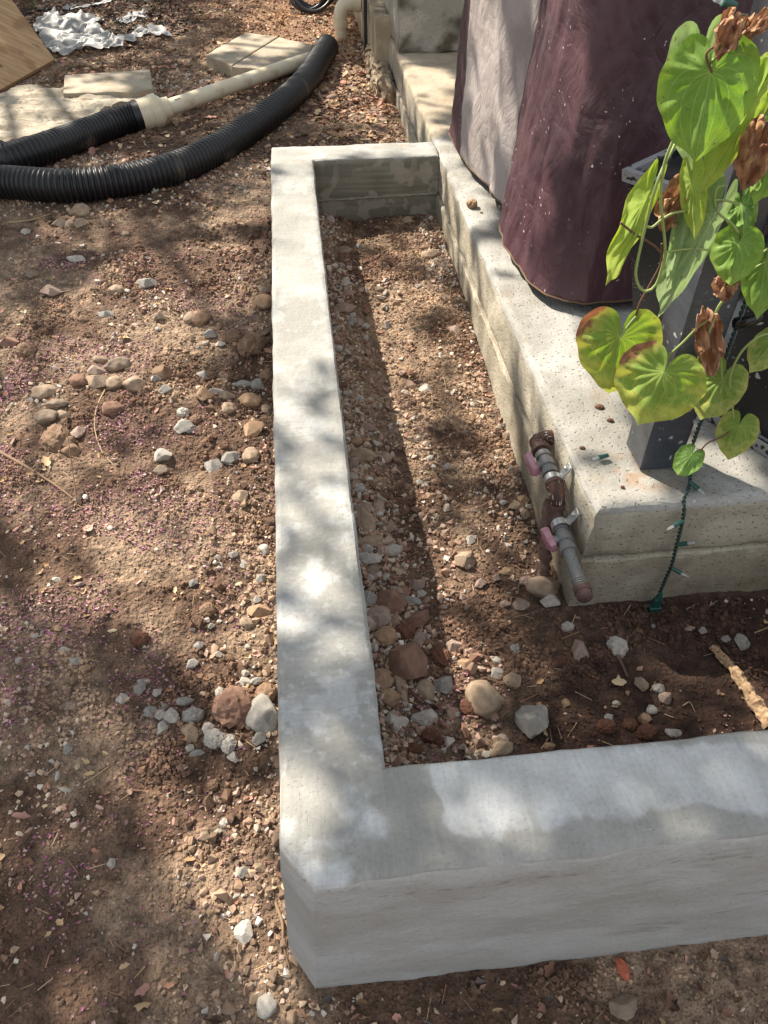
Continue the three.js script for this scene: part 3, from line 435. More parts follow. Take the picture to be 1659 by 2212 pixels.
  const sheet = (pts, h, label, s) => { const q = pts.map(([x, y]) => { const p = spot(...Z1(x, y)); return new THREE.Vector2(p.x, -p.z); }); let g = new THREE.ShapeGeometry(new THREE.Shape(q)); g = new TessellateModifier(0.014, 16).modify(g.toNonIndexed()); const p = g.attributes.position; for (let i = 0; i < p.count; i++) { const x = p.getX(i), z = -p.getY(i); const r1 = 0.5 + 0.8 * fb(x * 5, z * 5, 2, 0, s), r2 = 1 - 1.6 * Math.abs(pn(x * 11 + z * 6 + pn(x * 7, z * 7), z * 5 - x * 4, 0, s + 3)); p.setXYZ(i, x + 0.02 * pn(z * 15, x * 15, 0, s), heightAt(x, z) + 0.006 + h * (0.55 * r1 * r1 + 0.22 * r2 * r2), z + 0.02 * pn(x * 15, z * 15, 0, s + 8)); } g.deleteAttribute('normal'); g = mergeVertices(g.deleteAttribute('uv'), 1e-4); g.computeVertexNormals(); return solo('plastic_sheet', g, plast, label, 'plastic sheet', 'torn plastic sheets on the dirt'); };
  sheet([[150, 140], [190, 95], [240, 60], [262, 85], [330, 100], [450, 92], [425, 118], [480, 165], [545, 205], [540, 228], [430, 240], [235, 252], [180, 195]], 0.10, 'largest crumpled sheet of torn white plastic near the plywood', 5);
  sheet([[515, 192], [560, 150], [612, 122], [700, 122], [752, 176], [700, 178], [640, 162], [590, 190]], 0.07, 'small torn piece of white plastic nearer the paving slabs', 25);
  sheet([[275, 46], [305, 18], [380, 26], [520, -4], [525, 8], [420, 34], [330, 44]], 0.035, 'narrow strip of white plastic along the dark mulch', 45);
  sheet([[485, 100], [560, 70], [640, 55], [625, 82], [550, 108]], 0.05, 'curled grey flap of plastic on the dark mulch', 65);
  // pvc elbow out of the wall, rod, hose coil
  const ew = thing('pvc_elbow_pipe', 'cream plastic drain elbow coming out of the wall', 'pipe');
  const eb = spot(737, 82), ey = eb.y + 0.17, o = V(eb.x, ey, eb.z), wx = 0.46;
  mesh('horizontal_pipe', cyl(V(wx, ey + 0.005, eb.z - 0.02), V(eb.x + 0.09, ey, eb.z), 0.033, 0.033, 24), pvc, ew);
  mesh('elbow', mergeGeometries([capTube(curve([V(eb.x + 0.11, ey, eb.z), V(eb.x + 0.06, ey, eb.z), V(eb.x + 0.017, ey - 0.017, eb.z), V(eb.x, ey - 0.06, eb.z), V(eb.x, ey - 0.10, eb.z)]), () => 0.039, 24, 24), cyl(V(eb.x + 0.085, ey, eb.z), V(eb.x + 0.115, ey, eb.z), 0.043, 0.043, 24), cyl(V(eb.x, ey - 0.08, eb.z), V(eb.x, ey - 0.11, eb.z), 0.043, 0.043, 24)].map((g) => g.toNonIndexed())), pvc, ew);
  mesh('down_pipe', cyl(V(eb.x, eb.y - 0.05, eb.z), V(eb.x, ey - 0.1, eb.z), 0.034, 0.034, 24), pvc, ew);
  const rb = spot(791, 136);
  solo('metal_rod', finish(prism([[rb.x - 0.009, rb.z - 0.009], [rb.x + 0.009, rb.z - 0.009], [rb.x + 0.009, rb.z + 0.009], [rb.x - 0.009, rb.z + 0.009]], rb.y - 0.1, 1.25, 0.002, 1), 0.6), std({ color: lin(0.012, 0.012, 0.012), roughness: 0.5 }), 'thin black metal bar standing upright by the retaining wall', 'rod');
  const cc = spot(676, 24), cpts = []; for (let i = 0; i <= 160; i++) { const a = i / 160 * Math.PI * 2 * 6, q = 0.115 + 0.03 * pn(i * 0.06, 2) + 0.01 * Math.sin(i * 0.4), w = pn(i * 0.045, 7); cpts.push(V(cc.x + Math.cos(a) * q + 0.07 * w, cc.y + 0.012 + q * (1 + Math.sin(a)) * 0.92, cc.z + 0.03 * Math.cos(a * 0.5) + 0.10 * (i / 160 - 0.5) - 0.08 * (1 + Math.sin(a)))); }
  solo('hose_coil', capTube(curve(cpts), () => 0.011, 420, 10), std({ color: lin(0.016, 0.016, 0.017), roughness: 0.4 }), 'coiled black garden hose lying beyond the paving slabs', 'hose');
}

// ---------------------------------------------------------------- climbing vine on the post
const z3 = (x, y) => [(2100 + x / 1.1645) / 1.8228, (100 + y / 1.1645) / 1.8228];
const P3 = (x, y, z) => gZ(...z3(x, y), z);
{
  const leafTex = (base, edge, vein, brown, s, W = 512) => {
    const c = document.createElement('canvas'); c.width = c.height = W; const k = c.getContext('2d');
    const css = (q) => `rgb(${q.map((v) => Math.round(S255(v))).join(',')})`, X = (x) => (x + 0.75) / 1.5 * W, Y = (y) => (1 - (y + 1.05) / 1.6) * W;
    k.fillStyle = css(base); k.fillRect(0, 0, W, W);
    const img = k.getImageData(0, 0, W, W), d = img.data;
    for (let j = 0; j < W; j++) for (let i = 0; i < W; i++) {
      const x = i / W * 1.5 - 0.75, y = (1 - j / W) * 1.6 - 1.05, rr_ = Math.hypot(x, y * 0.8), a = Math.atan2(x, -y), n = fb(x * 6, y * 6, 4, 0, s);
      let q = mix3(base, edge, clamp(smooth(0.30, 0.72, rr_ + 0.35 * n) * 0.8 + 0.25 * n));
      q = mix3(q, [base[0] * 0.6, base[1] * 0.65, base[2] * 0.5], smooth(0.1, 0.5, pn(a * 9, rr_ * 22, 0, s + 4)) * 0.22);
      if (brown) { const m = smooth(-0.03, 0.03, (-(x) - 0.50 + 0.55 * (y - 0.0)) * brown + 0.10 * fb(x * 9, y * 9, 3, 0, s + 9)); const hal = smooth(-0.20, 0.0, (-(x) - 0.50 + 0.55 * y) * brown + 0.10 * n); q = mix3(q, [0.42, 0.38, 0.06], hal * 0.7); q = mix3(q, mix3([0.20, 0.065, 0.022], [0.34, 0.135, 0.05], 0.5 + n), m); }
      if (fb(x * 17 + 3, y * 17, 2, 0, s + 30) > 0.42) q = mix3(q, [0.16, 0.06, 0.02], 0.8);
      const o = (j * W + i) * 4; for (let t = 0; t < 3; t++) d[o + t] = SLUT[Math.round(clamp(q[t]) * 4096)];
    }
    k.putImageData(img, 0, 0);
    k.strokeStyle = css(vein); k.lineCap = 'round';
    const path = (x1, y1, x2, y2, x3, y3, w) => { k.lineWidth = w; k.beginPath(); k.moveTo(X(0), Y(0)); k.bezierCurveTo(X(x1), Y(y1), X(x2), Y(y2), X(x3), Y(y3)); k.stroke(); };
    path(0, -0.3, 0, -0.7, 0, -1, 4.6);
    for (const g of [-1, 1]) { path(g * 0.16, -0.12, g * 0.22, -0.6, g * 0.01, -0.98, 3.4); path(g * 0.34, -0.02, g * 0.44, -0.5, g * 0.06, -0.93, 3.2); path(g * 0.46, 0.22, g * 0.70, -0.35, g * 0.22, -0.78, 2.8); path(g * 0.3, 0.34, g * 0.62, 0.20, g * 0.58, -0.18, 1.6); }
    k.globalAlpha = 0.28; k.lineWidth = 1; for (let q = 0; q < 70; q++) { const a = rr(-2.6, 2.6), r = rr(0.12, 0.6), x = Math.sin(a) * r, y = -Math.cos(a) * r; k.beginPath(); k.moveTo(X(x), Y(y)); k.lineTo(X(x + rr(-0.10, 0.10)), Y(y + rr(-0.04, 0.09))); k.stroke(); }
    const t = new THREE.CanvasTexture(c); t.colorSpace = THREE.SRGBColorSpace; return t;
  };
  const LM = (t, o = {}) => phys({ map: t, roughness: 0.95, transmission: 0.5, thickness: 0, clearcoat: 0.35, clearcoatRoughness: 0.4, side: THREE.DoubleSide, ...o });
  const mats = {
    g: LM(leafTex([0.175, 0.34, 0.022], [0.26, 0.42, 0.025], [0.34, 0.47, 0.10], 0, 3)),
    y: LM(leafTex([0.29, 0.43, 0.020], [0.42, 0.52, 0.03], [0.42, 0.50, 0.10], 0, 13)),
    d: LM(leafTex([0.11, 0.23, 0.024], [0.17, 0.30, 0.03], [0.28, 0.40, 0.10], 0, 23), { transmission: 0.25 }),
    p: LM(leafTex([0.25, 0.37, 0.12], [0.30, 0.42, 0.15], [0.42, 0.52, 0.25], 0, 33)),
    b: LM(leafTex([0.21, 0.34, 0.020], [0.52, 0.52, 0.06], [0.38, 0.46, 0.09], 1, 43)),
    e: LM(leafTex([0.20, 0.32, 0.022], [0.50, 0.47, 0.10], [0.36, 0.44, 0.10], 0, 53)),
  };
  const RT = [[0, 1.0], [6, 0.92], [14, 0.86], [28, 0.80], [45, 0.745], [70, 0.68], [95, 0.625], [120, 0.575], [145, 0.51], [160, 0.43], [170, 0.30], [177, 0.10], [180, 0.04]];
  const rad = (a) => { a = Math.abs(a) * 180 / Math.PI; for (let i = 1; i < RT.length; i++) if (a <= RT[i][0]) return lerp(RT[i - 1][1], RT[i][1], (a - RT[i - 1][0]) / (RT[i][0] - RT[i - 1][0])); return 0.04; };
  function leafGeo(L, W, fold, curl, wave, s, crumple = 0) {
    const K = crumple ? 16 : 12, N = crumple ? 72 : 60, P = [], U = [], I = [];
    for (let k = 0; k <= K; k++) for (let j = 0; j <= N; j++) {
      const a = (j / N * 2 - 1) * Math.PI, r = rad(a) * k / K * (1 + 0.05 * pn(a * 2.5 + s, s * 3.1) * (k / K));
      const x = Math.sin(a) * r, y = -Math.cos(a) * r; let z = -fold * Math.abs(x) * (1 - 0.25 * Math.abs(x)) + curl * (y < 0 ? -y * y * 0.7 : y * y * 1.2) + wave * pn(x * 3 + s, y * 3 + s * 2.3) * (0.3 + r);
      const lobe = Math.min(Math.abs((Math.abs(a) % 0.42) / 0.42 - 0.5) * 2, 1); z += -0.045 * (1 - lobe) * smooth(0, 0.5, r) * (1 - smooth(0.7, 1, k / K));
      let X = x, Y = y;
      if (crumple) { z += crumple * (1.8 * pn(x * 2.6 + s * 7, y * 2.6 + s) + 0.45 * pn(x * 7 + s, y * 7) + 0.12 * pn(x * 17, y * 17 + s)); const c = Math.cos(crumple * 3 * x), q = Math.sin(crumple * 3 * x); X = x * 0.66 + 0.25 * crumple * pn(y * 6 + s, x * 6); z += Math.abs(q) * 0.3; Y = y + 0.3 * crumple * pn(x * 7, y * 7 + s); }
      P.push(X * W / 1.28, Y * L, z * (L + W) * 0.5); U.push((x + 0.75) / 1.5, (y + 1.05) / 1.6);
    }
    for (let k = 0; k < K; k++) for (let j = 0; j < N; j++) { const a = k * (N + 1) + j, b = a + N + 1; I.push(a, b, a + 1, a + 1, b, b + 1); }
    let g = new THREE.BufferGeometry(); g.setAttribute('position', new THREE.Float32BufferAttribute(P, 3)); g.setAttribute('uv', new THREE.Float32BufferAttribute(U, 2)); g.setIndex(I); g.computeVertexNormals(); return g;
  }
  const vine = thing('climbing_vine', 'vine with heart shaped yellow green leaves on the dark post', 'vine', null);
  function leaf(bx, by, tx, ty, wpx, z, m, o = {}) {       // base and tip in the close-up's pixels, width likewise
    const A = P3(bx, by, z), B = P3(tx, ty, z + (o.dz ?? 0.03)), L = A.distanceTo(B), W = wpx / 1.1645 / 1.8228 * mPerPx(A);
    const g = leafGeo(L, W, o.fold ?? 0.25, o.curl ?? 0.15, o.wave ?? 0.10, bx * 0.013, o.cr || 0);
    const y = A.clone().sub(B).normalize(), n = CAM.clone().sub(A).normalize().addScaledVector(V(0.25, 0.5, 0), o.up ?? 0.3); const x = y.clone().cross(n).normalize(); const zz = x.clone().cross(y);
    if (o.twist) { const q = new THREE.Quaternion().setFromAxisAngle(y, o.twist); x.applyQuaternion(q); zz.applyQuaternion(q); }
    g.applyMatrix4(new THREE.Matrix4().makeBasis(x, y, zz)); g.translate(A.x, A.y, A.z);
    return mesh(o.name || 'leaf', g, m, vine);
  }
  leaf(812, 215, 745, 625, 440, -0.985, mats.g, { fold: 0.35, curl: 0.25, up: 0.2 });
  leaf(1010, 350, 765, 795, 175, -1.02, mats.y, { fold: 0.3, twist: 0.2 });
  leaf(1085, 190, 1010, 330, 150, -1.04, mats.y, { dz: 0, twist: -0.3 });
  leaf(770, 200, 735, 690, 330, -1.03, mats.p, { dz: 0.0, fold: 0.2 });
  leaf(520, 805, 342, 1205, 130, -1.02, mats.y, { fold: 0.4, wave: 0.2, twist: 0.3 });
  leaf(728, 715, 740, 990, 120, -1.0, mats.y, { fold: 0.5, twist: -0.2 });
  leaf(715, 830, 612, 1212, 95, -1.01, mats.p, { fold: 0.4 });
  leaf(812, 900, 588, 1352, 190, -0.995, mats.p, { fold: 0.45, twist: 0.35, curl: 0.25 });
  leaf(943, 1000, 903, 1195, 225, -1.0, mats.g, { fold: 0.25 });
  leaf(955, 820, 965, 975, 145, -1.03, mats.d, { fold: 0.3, wave: 0.2 });
  leaf(1085, 640, 1010, 812, 140, -1.0, mats.g, { twist: -0.3 });
  leaf(1062, 1085, 1028, 1350, 190, -1.0, mats.g, { fold: 0.2 });
  leaf(1085, 315, 1020, 450, 130, -1.06, mats.d);
  leaf(398, 1428, 345, 1702, 385, -1.035, mats.b, { fold: 0.3, curl: 0.1, dz: 0.01 });
  leaf(597, 1592, 477, 1838, 405, -0.965, mats.b, { fold: 0.2, curl: 0.1 });
  leaf(865, 1620, 764, 1815, 235, -1.0, mats.e, { fold: 0.2 });
  leaf(1095, 1450, 995, 1588, 150, -1.02, mats.e);
  leaf(944, 1838, 893, 1995, 180, -0.985, mats.e, { fold: 0.2 });
  leaf(728, 1968, 660, 2062, 125, -0.985, mats.d, { fold: 0.3 });
  leaf(985, 440, 975, 545, 60, -1.03, mats.p, { fold: 0.6 });
  const dryT = colorTex(256, 256, (u, v) => mix3([0.20, 0.08, 0.035], [0.48, 0.25, 0.12], smooth(-0.4, 0.4, fb(u * 6, v * 6, 4, 6, 8))));
  const dry = phys({ map: dryT, roughness: 0.95, transmission: 0.2, thickness: 0, side: THREE.DoubleSide });
  const dl = (a, b, c, d, w, z, cr = 0.22) => leaf(a, b, c, d, w, z, dry, { name: 'dry_leaf', cr, dz: 0.02, up: 0 });
  dl(910, -10, 850, 150, 190, -0.99); dl(985, 10, 930, 115, 120, -1.01, 0.3); dl(1045, 520, 960, 770, 260, -0.99); dl(660, 790, 590, 960, 220, -1.03, 0.28); dl(880, 1175, 880, 1270, 170, -0.99); dl(800, 1400, 830, 1625, 190, -0.99, 0.26); dl(1060, -30, 1010, 30, 130, -1.0, 0.2);
  const stemT = std({ color: lin(0.24, 0.30, 0.09), roughness: 0.6 }), stemB = std({ color: lin(0.12, 0.06, 0.035), roughness: 0.7 });
  const stem = (pts, z, r, m = stemT) => mesh('stem', capTube(curve(pts.map((p) => P3(p[0], p[1], p[2] ?? z))), () => r * 0.78, 48, 8), m, vine);
  stem([[965, -20], [925, 70], [890, 112], [840, 150], [800, 185], [770, 260, -1.03], [720, 420, -1.05], [650, 545, -1.03]], -0.995, 0.0032);
  stem([[650, 545, -1.03], [575, 700], [520, 900], [478, 1080], [470, 1150], [490, 1205], [520, 1220], [565, 1185], [600, 1070], [603, 990], [585, 800], [600, 640], [640, 530]], -1.0, 0.0027);
  stem([[400, 905], [470, 960], [540, 1000], [585, 1040]], -1.01, 0.0022, stemB);
  stem([[515, 920], [545, 925], [590, 890], [640, 862], [700, 850]], -1.0, 0.0024);
  stem([[605, 1040], [680, 1028], [750, 1025], [802, 1030]], -0.995, 0.0022);
  stem([[900, 120], [900, 60], [950, -10]], -0.99, 0.0035);
  stem([[820, 215], [795, 150], [800, 120], [830, 95]], -0.985, 0.002, stemB);
  stem([[880, 1250], [850, 1290], [825, 1350], [800, 1420], [770, 1490], [755, 1560], [750, 1700], [760, 1760]], -0.992, 0.003);
  stem([[880, 735], [845, 745], [832, 800], [850, 860], [905, 905], [940, 950]], -1.0, 0.0022);
  stem([[835, 800], [880, 802], [945, 822]], -1.0, 0.002);
  stem([[1110, 1405], [1030, 1430], [960, 1490], [915, 1570], [900, 1640], [912, 1740], [918, 1800]], -0.99, 0.0024);
  stem([[765, 1952], [800, 1915], [865, 1887], [900, 1860]], -0.985, 0.0017, stemB);
  stem([[468, 1340], [490, 1270], [540, 1180], [585, 1090], [590, 1000]], -1.04, 0.0024, stemB);
  stem([[400, 1430], [440, 1370], [470, 1335]], -1.03, 0.0024);
  stem([[597, 1592], [620, 1520], [690, 1450], [760, 1380], [830, 1340]], -1.0, 0.0024);
  stem([[865, 1620], [862, 1540], [850, 1440]], -1.0, 0.002);
  stem([[1000, 465], [1040, 450], [1090, 440]], -1.02, 0.002, stemB);
  stem([[1050, 400], [1055, 460], [1035, 520]], -1.02, 0.0015);
  stem([[920, 1180], [950, 1155], [985, 1130], [1060, 1085]], -1.0, 0.0018);
  stem([[900, 580], [930, 620], [980, 650], [1030, 680]], -1.02, 0.002);
  stem([[1055, 1040], [1090, 1010]], -1.0, 0.0022);
}

// ---------------------------------------------------------------- string lights
{
  const t = thing('string_lights', 'green wire string of unlit mini lights hanging over the patio edge', 'string lights');
  const wireM = std({ color: lin(0.012, 0.035, 0.030), roughness: 0.45 }), sockM = std({ color: lin(0.015, 0.075, 0.062), roughness: 0.4 }), bulbM = phys({ color: lin(0.9, 0.92, 0.92), roughness: 0.08, transmission: 0.85, thickness: 0 });
  const main = curve([V(0.701, 1.6, -1.052), V(0.702, 1.2, -1.05), V(0.7005, 0.95, -1.052), V(0.7025, 0.75, -1.051), V(0.700, 0.58, -1.05), V(0.702, 0.475, -1.050), V(0.709, 0.449, -1.040), V(0.694, 0.447, -1.004), V(0.668, 0.448, -0.966), V(0.664, 0.436, -0.949), V(0.669, 0.396, -0.947), V(0.674, 0.343, -0.946), V(0.678, 0.287, -0.943), V(0.676, 0.251, -0.942), V(0.674, 0.206, -0.940)]);
  class Twist extends THREE.Curve { constructor(c, ph, r, turns) { super(); this.c = c; this.ph = ph; this.r = r; this.turns = turns; } getPoint(s) { const p = this.c.getPointAt(clamp(s, 0, 1)), d = this.c.getTangentAt(clamp(s, 0, 1)), a = Math.abs(d.y) > 0.7 ? V(1, 0, 0) : V(0, 1, 0), u = d.clone().cross(a).normalize(), v = d.clone().cross(u), w = this.ph + s * this.turns * Math.PI * 2; return p.addScaledVector(u, Math.cos(w) * this.r).addScaledVector(v, Math.sin(w) * this.r); } }
  for (const k of [0, 1]) mesh('wire', new THREE.TubeGeometry(new Twist(main, k * Math.PI, 0.0023, 75), 1100, 0.0019, 6), wireM, t);
  const light = (p, d) => { d = d.clone().normalize(); const s = mesh('lamp_socket', cyl(p, p.clone().addScaledVector(d, 0.020), 0.0038, 0.0047, 14), sockM, t); mesh('bulb', mergeGeometries([cyl(p.clone().addScaledVector(d, 0.021), p.clone().addScaledVector(d, 0.031), 0.003, 0.0027, 10), cyl(p.clone().addScaledVector(d, 0.031), p.clone().addScaledVector(d, 0.036), 0.0027, 0.0005, 10)]), bulbM, s); };
  light(V(0.706, 0.453, -1.052), V(1, -0.05, 0.15)); light(V(0.694, 0.452, -1.006), V(0.5, -0.1, 0.9)); light(V(0.667, 0.415, -0.944), V(-0.9, -0.35, 0.25)); light(V(0.673, 0.35, -0.942), V(0.6, 0.6, 0.5)); light(V(0.677, 0.285, -0.938), V(0.7, -0.15, 0.55));
  light(V(0.704, 0.66, -1.046), V(0.6, -0.8, 0.3)); light(P3(870, 740, -1.04), V(0, -1, 0.1)); light(P3(800, 745, -1.05), V(-1, 0.1, 0.2)); light(P3(400, 1755, -1.10).setY(0.452), V(-1, 0.0, 0.25)); light(gZ(1590, 12, -1.03), V(-1, 0.25, 0.1)); light(gZ(1605, 30, -1.03), V(-0.05, -1, 0.1)); light(gZ(1600, 700, -1.055), V(0.9, 0.1, 0.2));
  const y = 0.168, x = 0.673, z = -0.936;
  const pl = mesh('plug', mergeGeometries([new RoundedBoxGeometry(0.017, 0.028, 0.012, 2, 0.003).translate(x, y + 0.012, z), new RoundedBoxGeometry(0.026, 0.015, 0.015, 2, 0.003).translate(x, y - 0.008, z), cyl(V(x, y + 0.026, z), V(x + 0.001, y + 0.042, z), 0.007, 0.004, 12).toNonIndexed()].map((g) => { g = g.index ? g.toNonIndexed() : g; return g; })), sockM, t);
  for (const k of [-1, 1]) mesh('prong', new THREE.BoxGeometry(0.003, 0.014, 0.006).translate(x + k * 0.007, y - 0.022, z), std({ color: lin(0.45, 0.35, 0.18), metalness: 0.8, roughness: 0.4 }), pl);
}

// ---------------------------------------------------------------- stones
const stoneGeo = (kind, s, det = 6) => {
  let g = mergeVertices(new THREE.IcosahedronGeometry(1, det).deleteAttribute('normal').deleteAttribute('uv'), 1e-4); const p = g.attributes.position, pl = [];
  for (let i = 0; i < (kind === 'A' ? 9 : kind === 'R' ? 4 : 0); i++) { const a = V(Math.sin(s * 12.9 + i * 2.4), Math.cos(s * 7.7 + i * 3.1), Math.sin(s * 3.3 + i * 5.7)).normalize(); pl.push([a, kind === 'A' ? 0.50 + 0.26 * Math.abs(Math.sin(s + i * 1.7)) : 0.80]); }
  const q = V(), c = [];
  for (let i = 0; i < p.count; i++) {
    q.fromBufferAttribute(p, i); const n = q.clone();
    let k = 1 + (kind === 'C' ? 0.16 : 0.26) * n3(n.x * 1.3 + s * 5, n.y * 1.3, n.z * 1.3) + (kind === 'C' ? 0.16 : 0.05) * n3(n.x * 3.4, n.y * 3.4 + s * 3, n.z * 3.4) + (kind === 'R' ? 0.012 : kind === 'C' ? 0.11 : 0.055) * n3(n.x * 8, n.y * 8, n.z * 8 + s * 3) + (kind === 'C' ? 0.06 : 0.012) * n3(n.x * 17, n.y * 17 + s, n.z * 17);
    q.multiplyScalar(k); for (const [a, d] of pl) { const e = q.dot(a); if (e > d) q.addScaledVector(a, (d - e) * (kind === 'A' ? 0.97 : 0.85)); }
    if (kind === 'A') q.multiplyScalar(1.25 + 0.05 * n3(n.x * 6, n.y * 6 + s, n.z * 6) + 0.03 * n3(n.x * 14, n.y * 14, n.z * 14));
    p.setXYZ(i, q.x, q.y, q.z); const v = clamp(0.86 + 0.28 * n3(n.x * 2 + s, n.y * 2, n.z * 2) + 0.22 * n3(n.x * 7, n.y * 7 + s, n.z * 7) + 0.12 * n3(n.x * 16, n.y * 16, n.z * 16), 0.3, 1.2); c.push(v, v * 0.98, v * 0.95);
  }
  g.setAttribute('color', new THREE.Float32BufferAttribute(c, 3)); const nn = g.toNonIndexed(); boxUV(nn, 0.5); const uv = nn.attributes.uv; g = mergeVertices(toCreasedNormals(nn, kind === 'R' ? 1.4 : kind === 'A' ? 0.4 : 0.6), 1e-5); return g;
};
const GEO = {}; for (const k of ['R', 'A', 'C']) GEO[k] = [1, 2, 3, 4, 5].map((s) => stoneGeo(k, s + k.charCodeAt(0) * 0.37));
const stoneBump = texSet(grain.clone(), 1.5);
const SC = { t: [0.40, 0.30, 0.215], b: [0.26, 0.165, 0.105], r: [0.27, 0.155, 0.11], g: [0.37, 0.35, 0.32], w: [0.55, 0.51, 0.46], o: [0.41, 0.27, 0.17], p: [0.40, 0.295, 0.245], d: [0.30, 0.235, 0.175], c: [0.165, 0.072, 0.042] };
const SM = {}; for (const k in SC) SM[k] = std({ color: lin(...SC[k]), vertexColors: true, bumpMap: stoneBump, bumpScale: 0.002, roughness: 0.9 });
const CN = { t: 'tan', b: 'brown', r: 'reddish brown', g: 'grey', w: 'whitish', o: 'orange tan', p: 'pinkish', d: 'dark grey brown', c: 'dark red earth' };
let si = 0;
function stone(u, v, w, h, col, kind, label, region) {
  let p = spot(u, v); const m = mPerPx(p), rx = w * m * 0.58, rz = h * m * 0.60, ry = 0.46 * Math.min(w, h * 1.2) * m; if (rx < 0.0035) return;
  p = gY(u, v, p.y + ry * 0.45); const y = heightAt(p.x, p.z) + ry * 0.24;
  if (!isFree(p.x, p.z, Math.min(rx, rz) * 0.8)) { const inside = inBed(p.x, p.z); if (!inside && p.x > -0.3 && p.x < 0.3) p.x = Math.min(p.x, -0.1 - rx * 0.85); else if (inside && p.x < 0.3) p.x = Math.max(p.x, 0.066 + rx * 0.9); }
  si++; const o = solo('stone', GEO[kind][si % 5], SM[col], null, 'stone');
  o.scale.set(rx, ry, rz); o.position.set(p.x, y, p.z); o.rotation.set(rr(-0.2, 0.2), rr(-0.35, 0.35) + (si % 2) * Math.PI, rr(-0.2, 0.2));
  if (label) tag(o, label, 'stone', 'stones around the low wall'); else { const l = `small ${CN[col]} stone ${region}`; tag(o, l, 'stone', `${CN[col]} stones ${region}`); }
}
const T5 = (x, y) => [x * 0.38029, 384 + y * 0.38029], T6 = (x, y) => [x * 0.504, 1097 + y * 0.504], TB = (x, y) => [713.2 + x * 0.5701, 1206.9 + y * 0.5701], T8 = (x, y) => [685.8 + x * 0.3721, 438.9 + y * 0.3721];
const put = (T, k, region, rows) => { for (const [x, y, w, h, c, s, l] of rows) stone(...T(x, y), w * k, h * k, c, s, l, region); };
put(T5, 0.38029, 'on the gravelly dirt beside the long outer wall face', [
  [452, 180, 102, 78, 't', 'R', 'rounded tan stone lying right against the corrugated pipe'], [395, 262, 46, 60, 't', 'R'], [460, 262, 60, 50, 't', 'A'], [345, 250, 80, 60, 'd', 'A'], [875, 70, 45, 38, 'w', 'A'],
  [838, 598, 82, 62, 'g', 'A', 'flat blue grey chip in the sunny dirt patch'], [658, 630, 80, 56, 't', 'R', 'smooth light tan cobble in the sunny dirt patch'], [715, 645, 55, 30, 'w', 'R'],
  [1080, 790, 60, 90, 't', 'R', 'upright tan pebble leaning on a brown cobble'], [1145, 788, 102, 88, 'b', 'R', 'brown cobble beside an upright tan pebble'],
  [1425, 920, 120, 190, 'b', 'C', 'tall brown lump standing by the wall, larger than its neighbours'], [1320, 890, 105, 80, 'b', 'C', 'dusty brown clod next to the tall brown lump'],
  [1500, 690, 90, 90, 'o', 'R', 'orange tan stone wedged at the wall below a dark one'], [1505, 633, 62, 40, 'd', 'R'],
  [570, 1025, 80, 42, 't', 'R'], [660, 1055, 122, 76, 'd', 'R', 'broad dark tan cobble topping the stone cluster'], [550, 1095, 80, 56, 'p', 'A'], [440, 1145, 82, 88, 'r', 'R', 'reddish cobble at the outer end of the stone cluster'], [545, 1142, 106, 70, 't', 'A', 'angular tan cobble second in the row of the cluster'], [645, 1148, 102, 70, 't', 'R', 'tan cobble between two others in the cluster row'], [765, 1165, 106, 82, 't', 'R', 'pale smooth cobble ending the row of the cluster'], [918, 1092, 84, 74, 'b', 'A'], [248, 1208, 126, 88, 't', 'R', 'large tan cobble lying apart from the cluster'], [880, 1132, 52, 42, 'g', 'A'], [635, 1295, 108, 82, 'r', 'R', 'reddish brown cobble below the stone cluster'], [255, 1350, 118, 78, 'd', 'R', 'long dark cobble touching a smaller grey one'], [320, 1280, 100, 50, 'd', 'R'], [340, 1330, 72, 50, 't', 'R'], [310, 1475, 132, 150, 'b', 'C', 'large crumbly brown clod in the shaded dirt'], [385, 1500, 76, 72, 'b', 'R'], [402, 1540, 92, 72, 'b', 'R'], [440, 1440, 62, 80, 'p', 'A'],
  [1155, 1240, 84, 86, 'o', 'A', 'wedge shaped orange stone in the dirt near the wall'], [1215, 1205, 92, 40, 'g', 'A'], [1300, 1300, 76, 74, 't', 'R'], [1415, 1255, 112, 82, 'o', 'R', 'rounded orange tan cobble close to the wall'], [1290, 1225, 72, 50, 'd', 'A'], [1380, 1172, 92, 46, 'g', 'R'], [1465, 1170, 62, 80, 'g', 'R'], [1508, 1120, 72, 80, 'b', 'R'],
  [1440, 1410, 92, 86, 'o', 'A', 'angular orange brown stone beside the wall'], [1512, 1310, 52, 70, 't', 'R'], [1045, 1400, 82, 76, 'w', 'A'], [1110, 1370, 62, 50, 'b', 'C'], [1040, 1330, 62, 52, 'w', 'C'], [1080, 1425, 52, 50, 'g', 'A'],
  [1420, 1570, 86, 92, 't', 'R', 'egg shaped tan stone near the wall among grey chips'], [1310, 1590, 92, 62, 'g', 'A'], [1210, 1625, 76, 70, 'g', 'A'], [930, 1575, 92, 62, 'w', 'A'], [915, 1650, 62, 50, 'd', 'A'], [1360, 1800, 72, 72, 't', 'A'], [940, 1200, 60, 46, 'g', 'A'], [40, 925, 92, 60, 'r', 'A'], [480, 800, 62, 42, 'b', 'R'], [710, 318, 40, 32, 't', 'R'], [1160, 265, 52, 40, 't', 'A'], [145, 310, 44, 32, 'w', 'A'], [600, 770, 70, 36, 'g', 'A'], [905, 790, 60, 40, 'd', 'A'], [140, 970, 110, 80, 'b', 'C'], [1150, 1110, 56, 44, 'g', 'A'], [1195, 885, 62, 46, 'g', 'A'], [1250, 940, 42, 36, 'w', 'A'], [1165, 938, 30, 24, 'w', 'R'], [895, 855, 30, 28, 'w', 'R'], [290, 640, 90, 60, 'p', 'A'], [180, 550, 62, 44, 'd', 'A'], [430, 455, 72, 36, 'w', 'A'],
]);
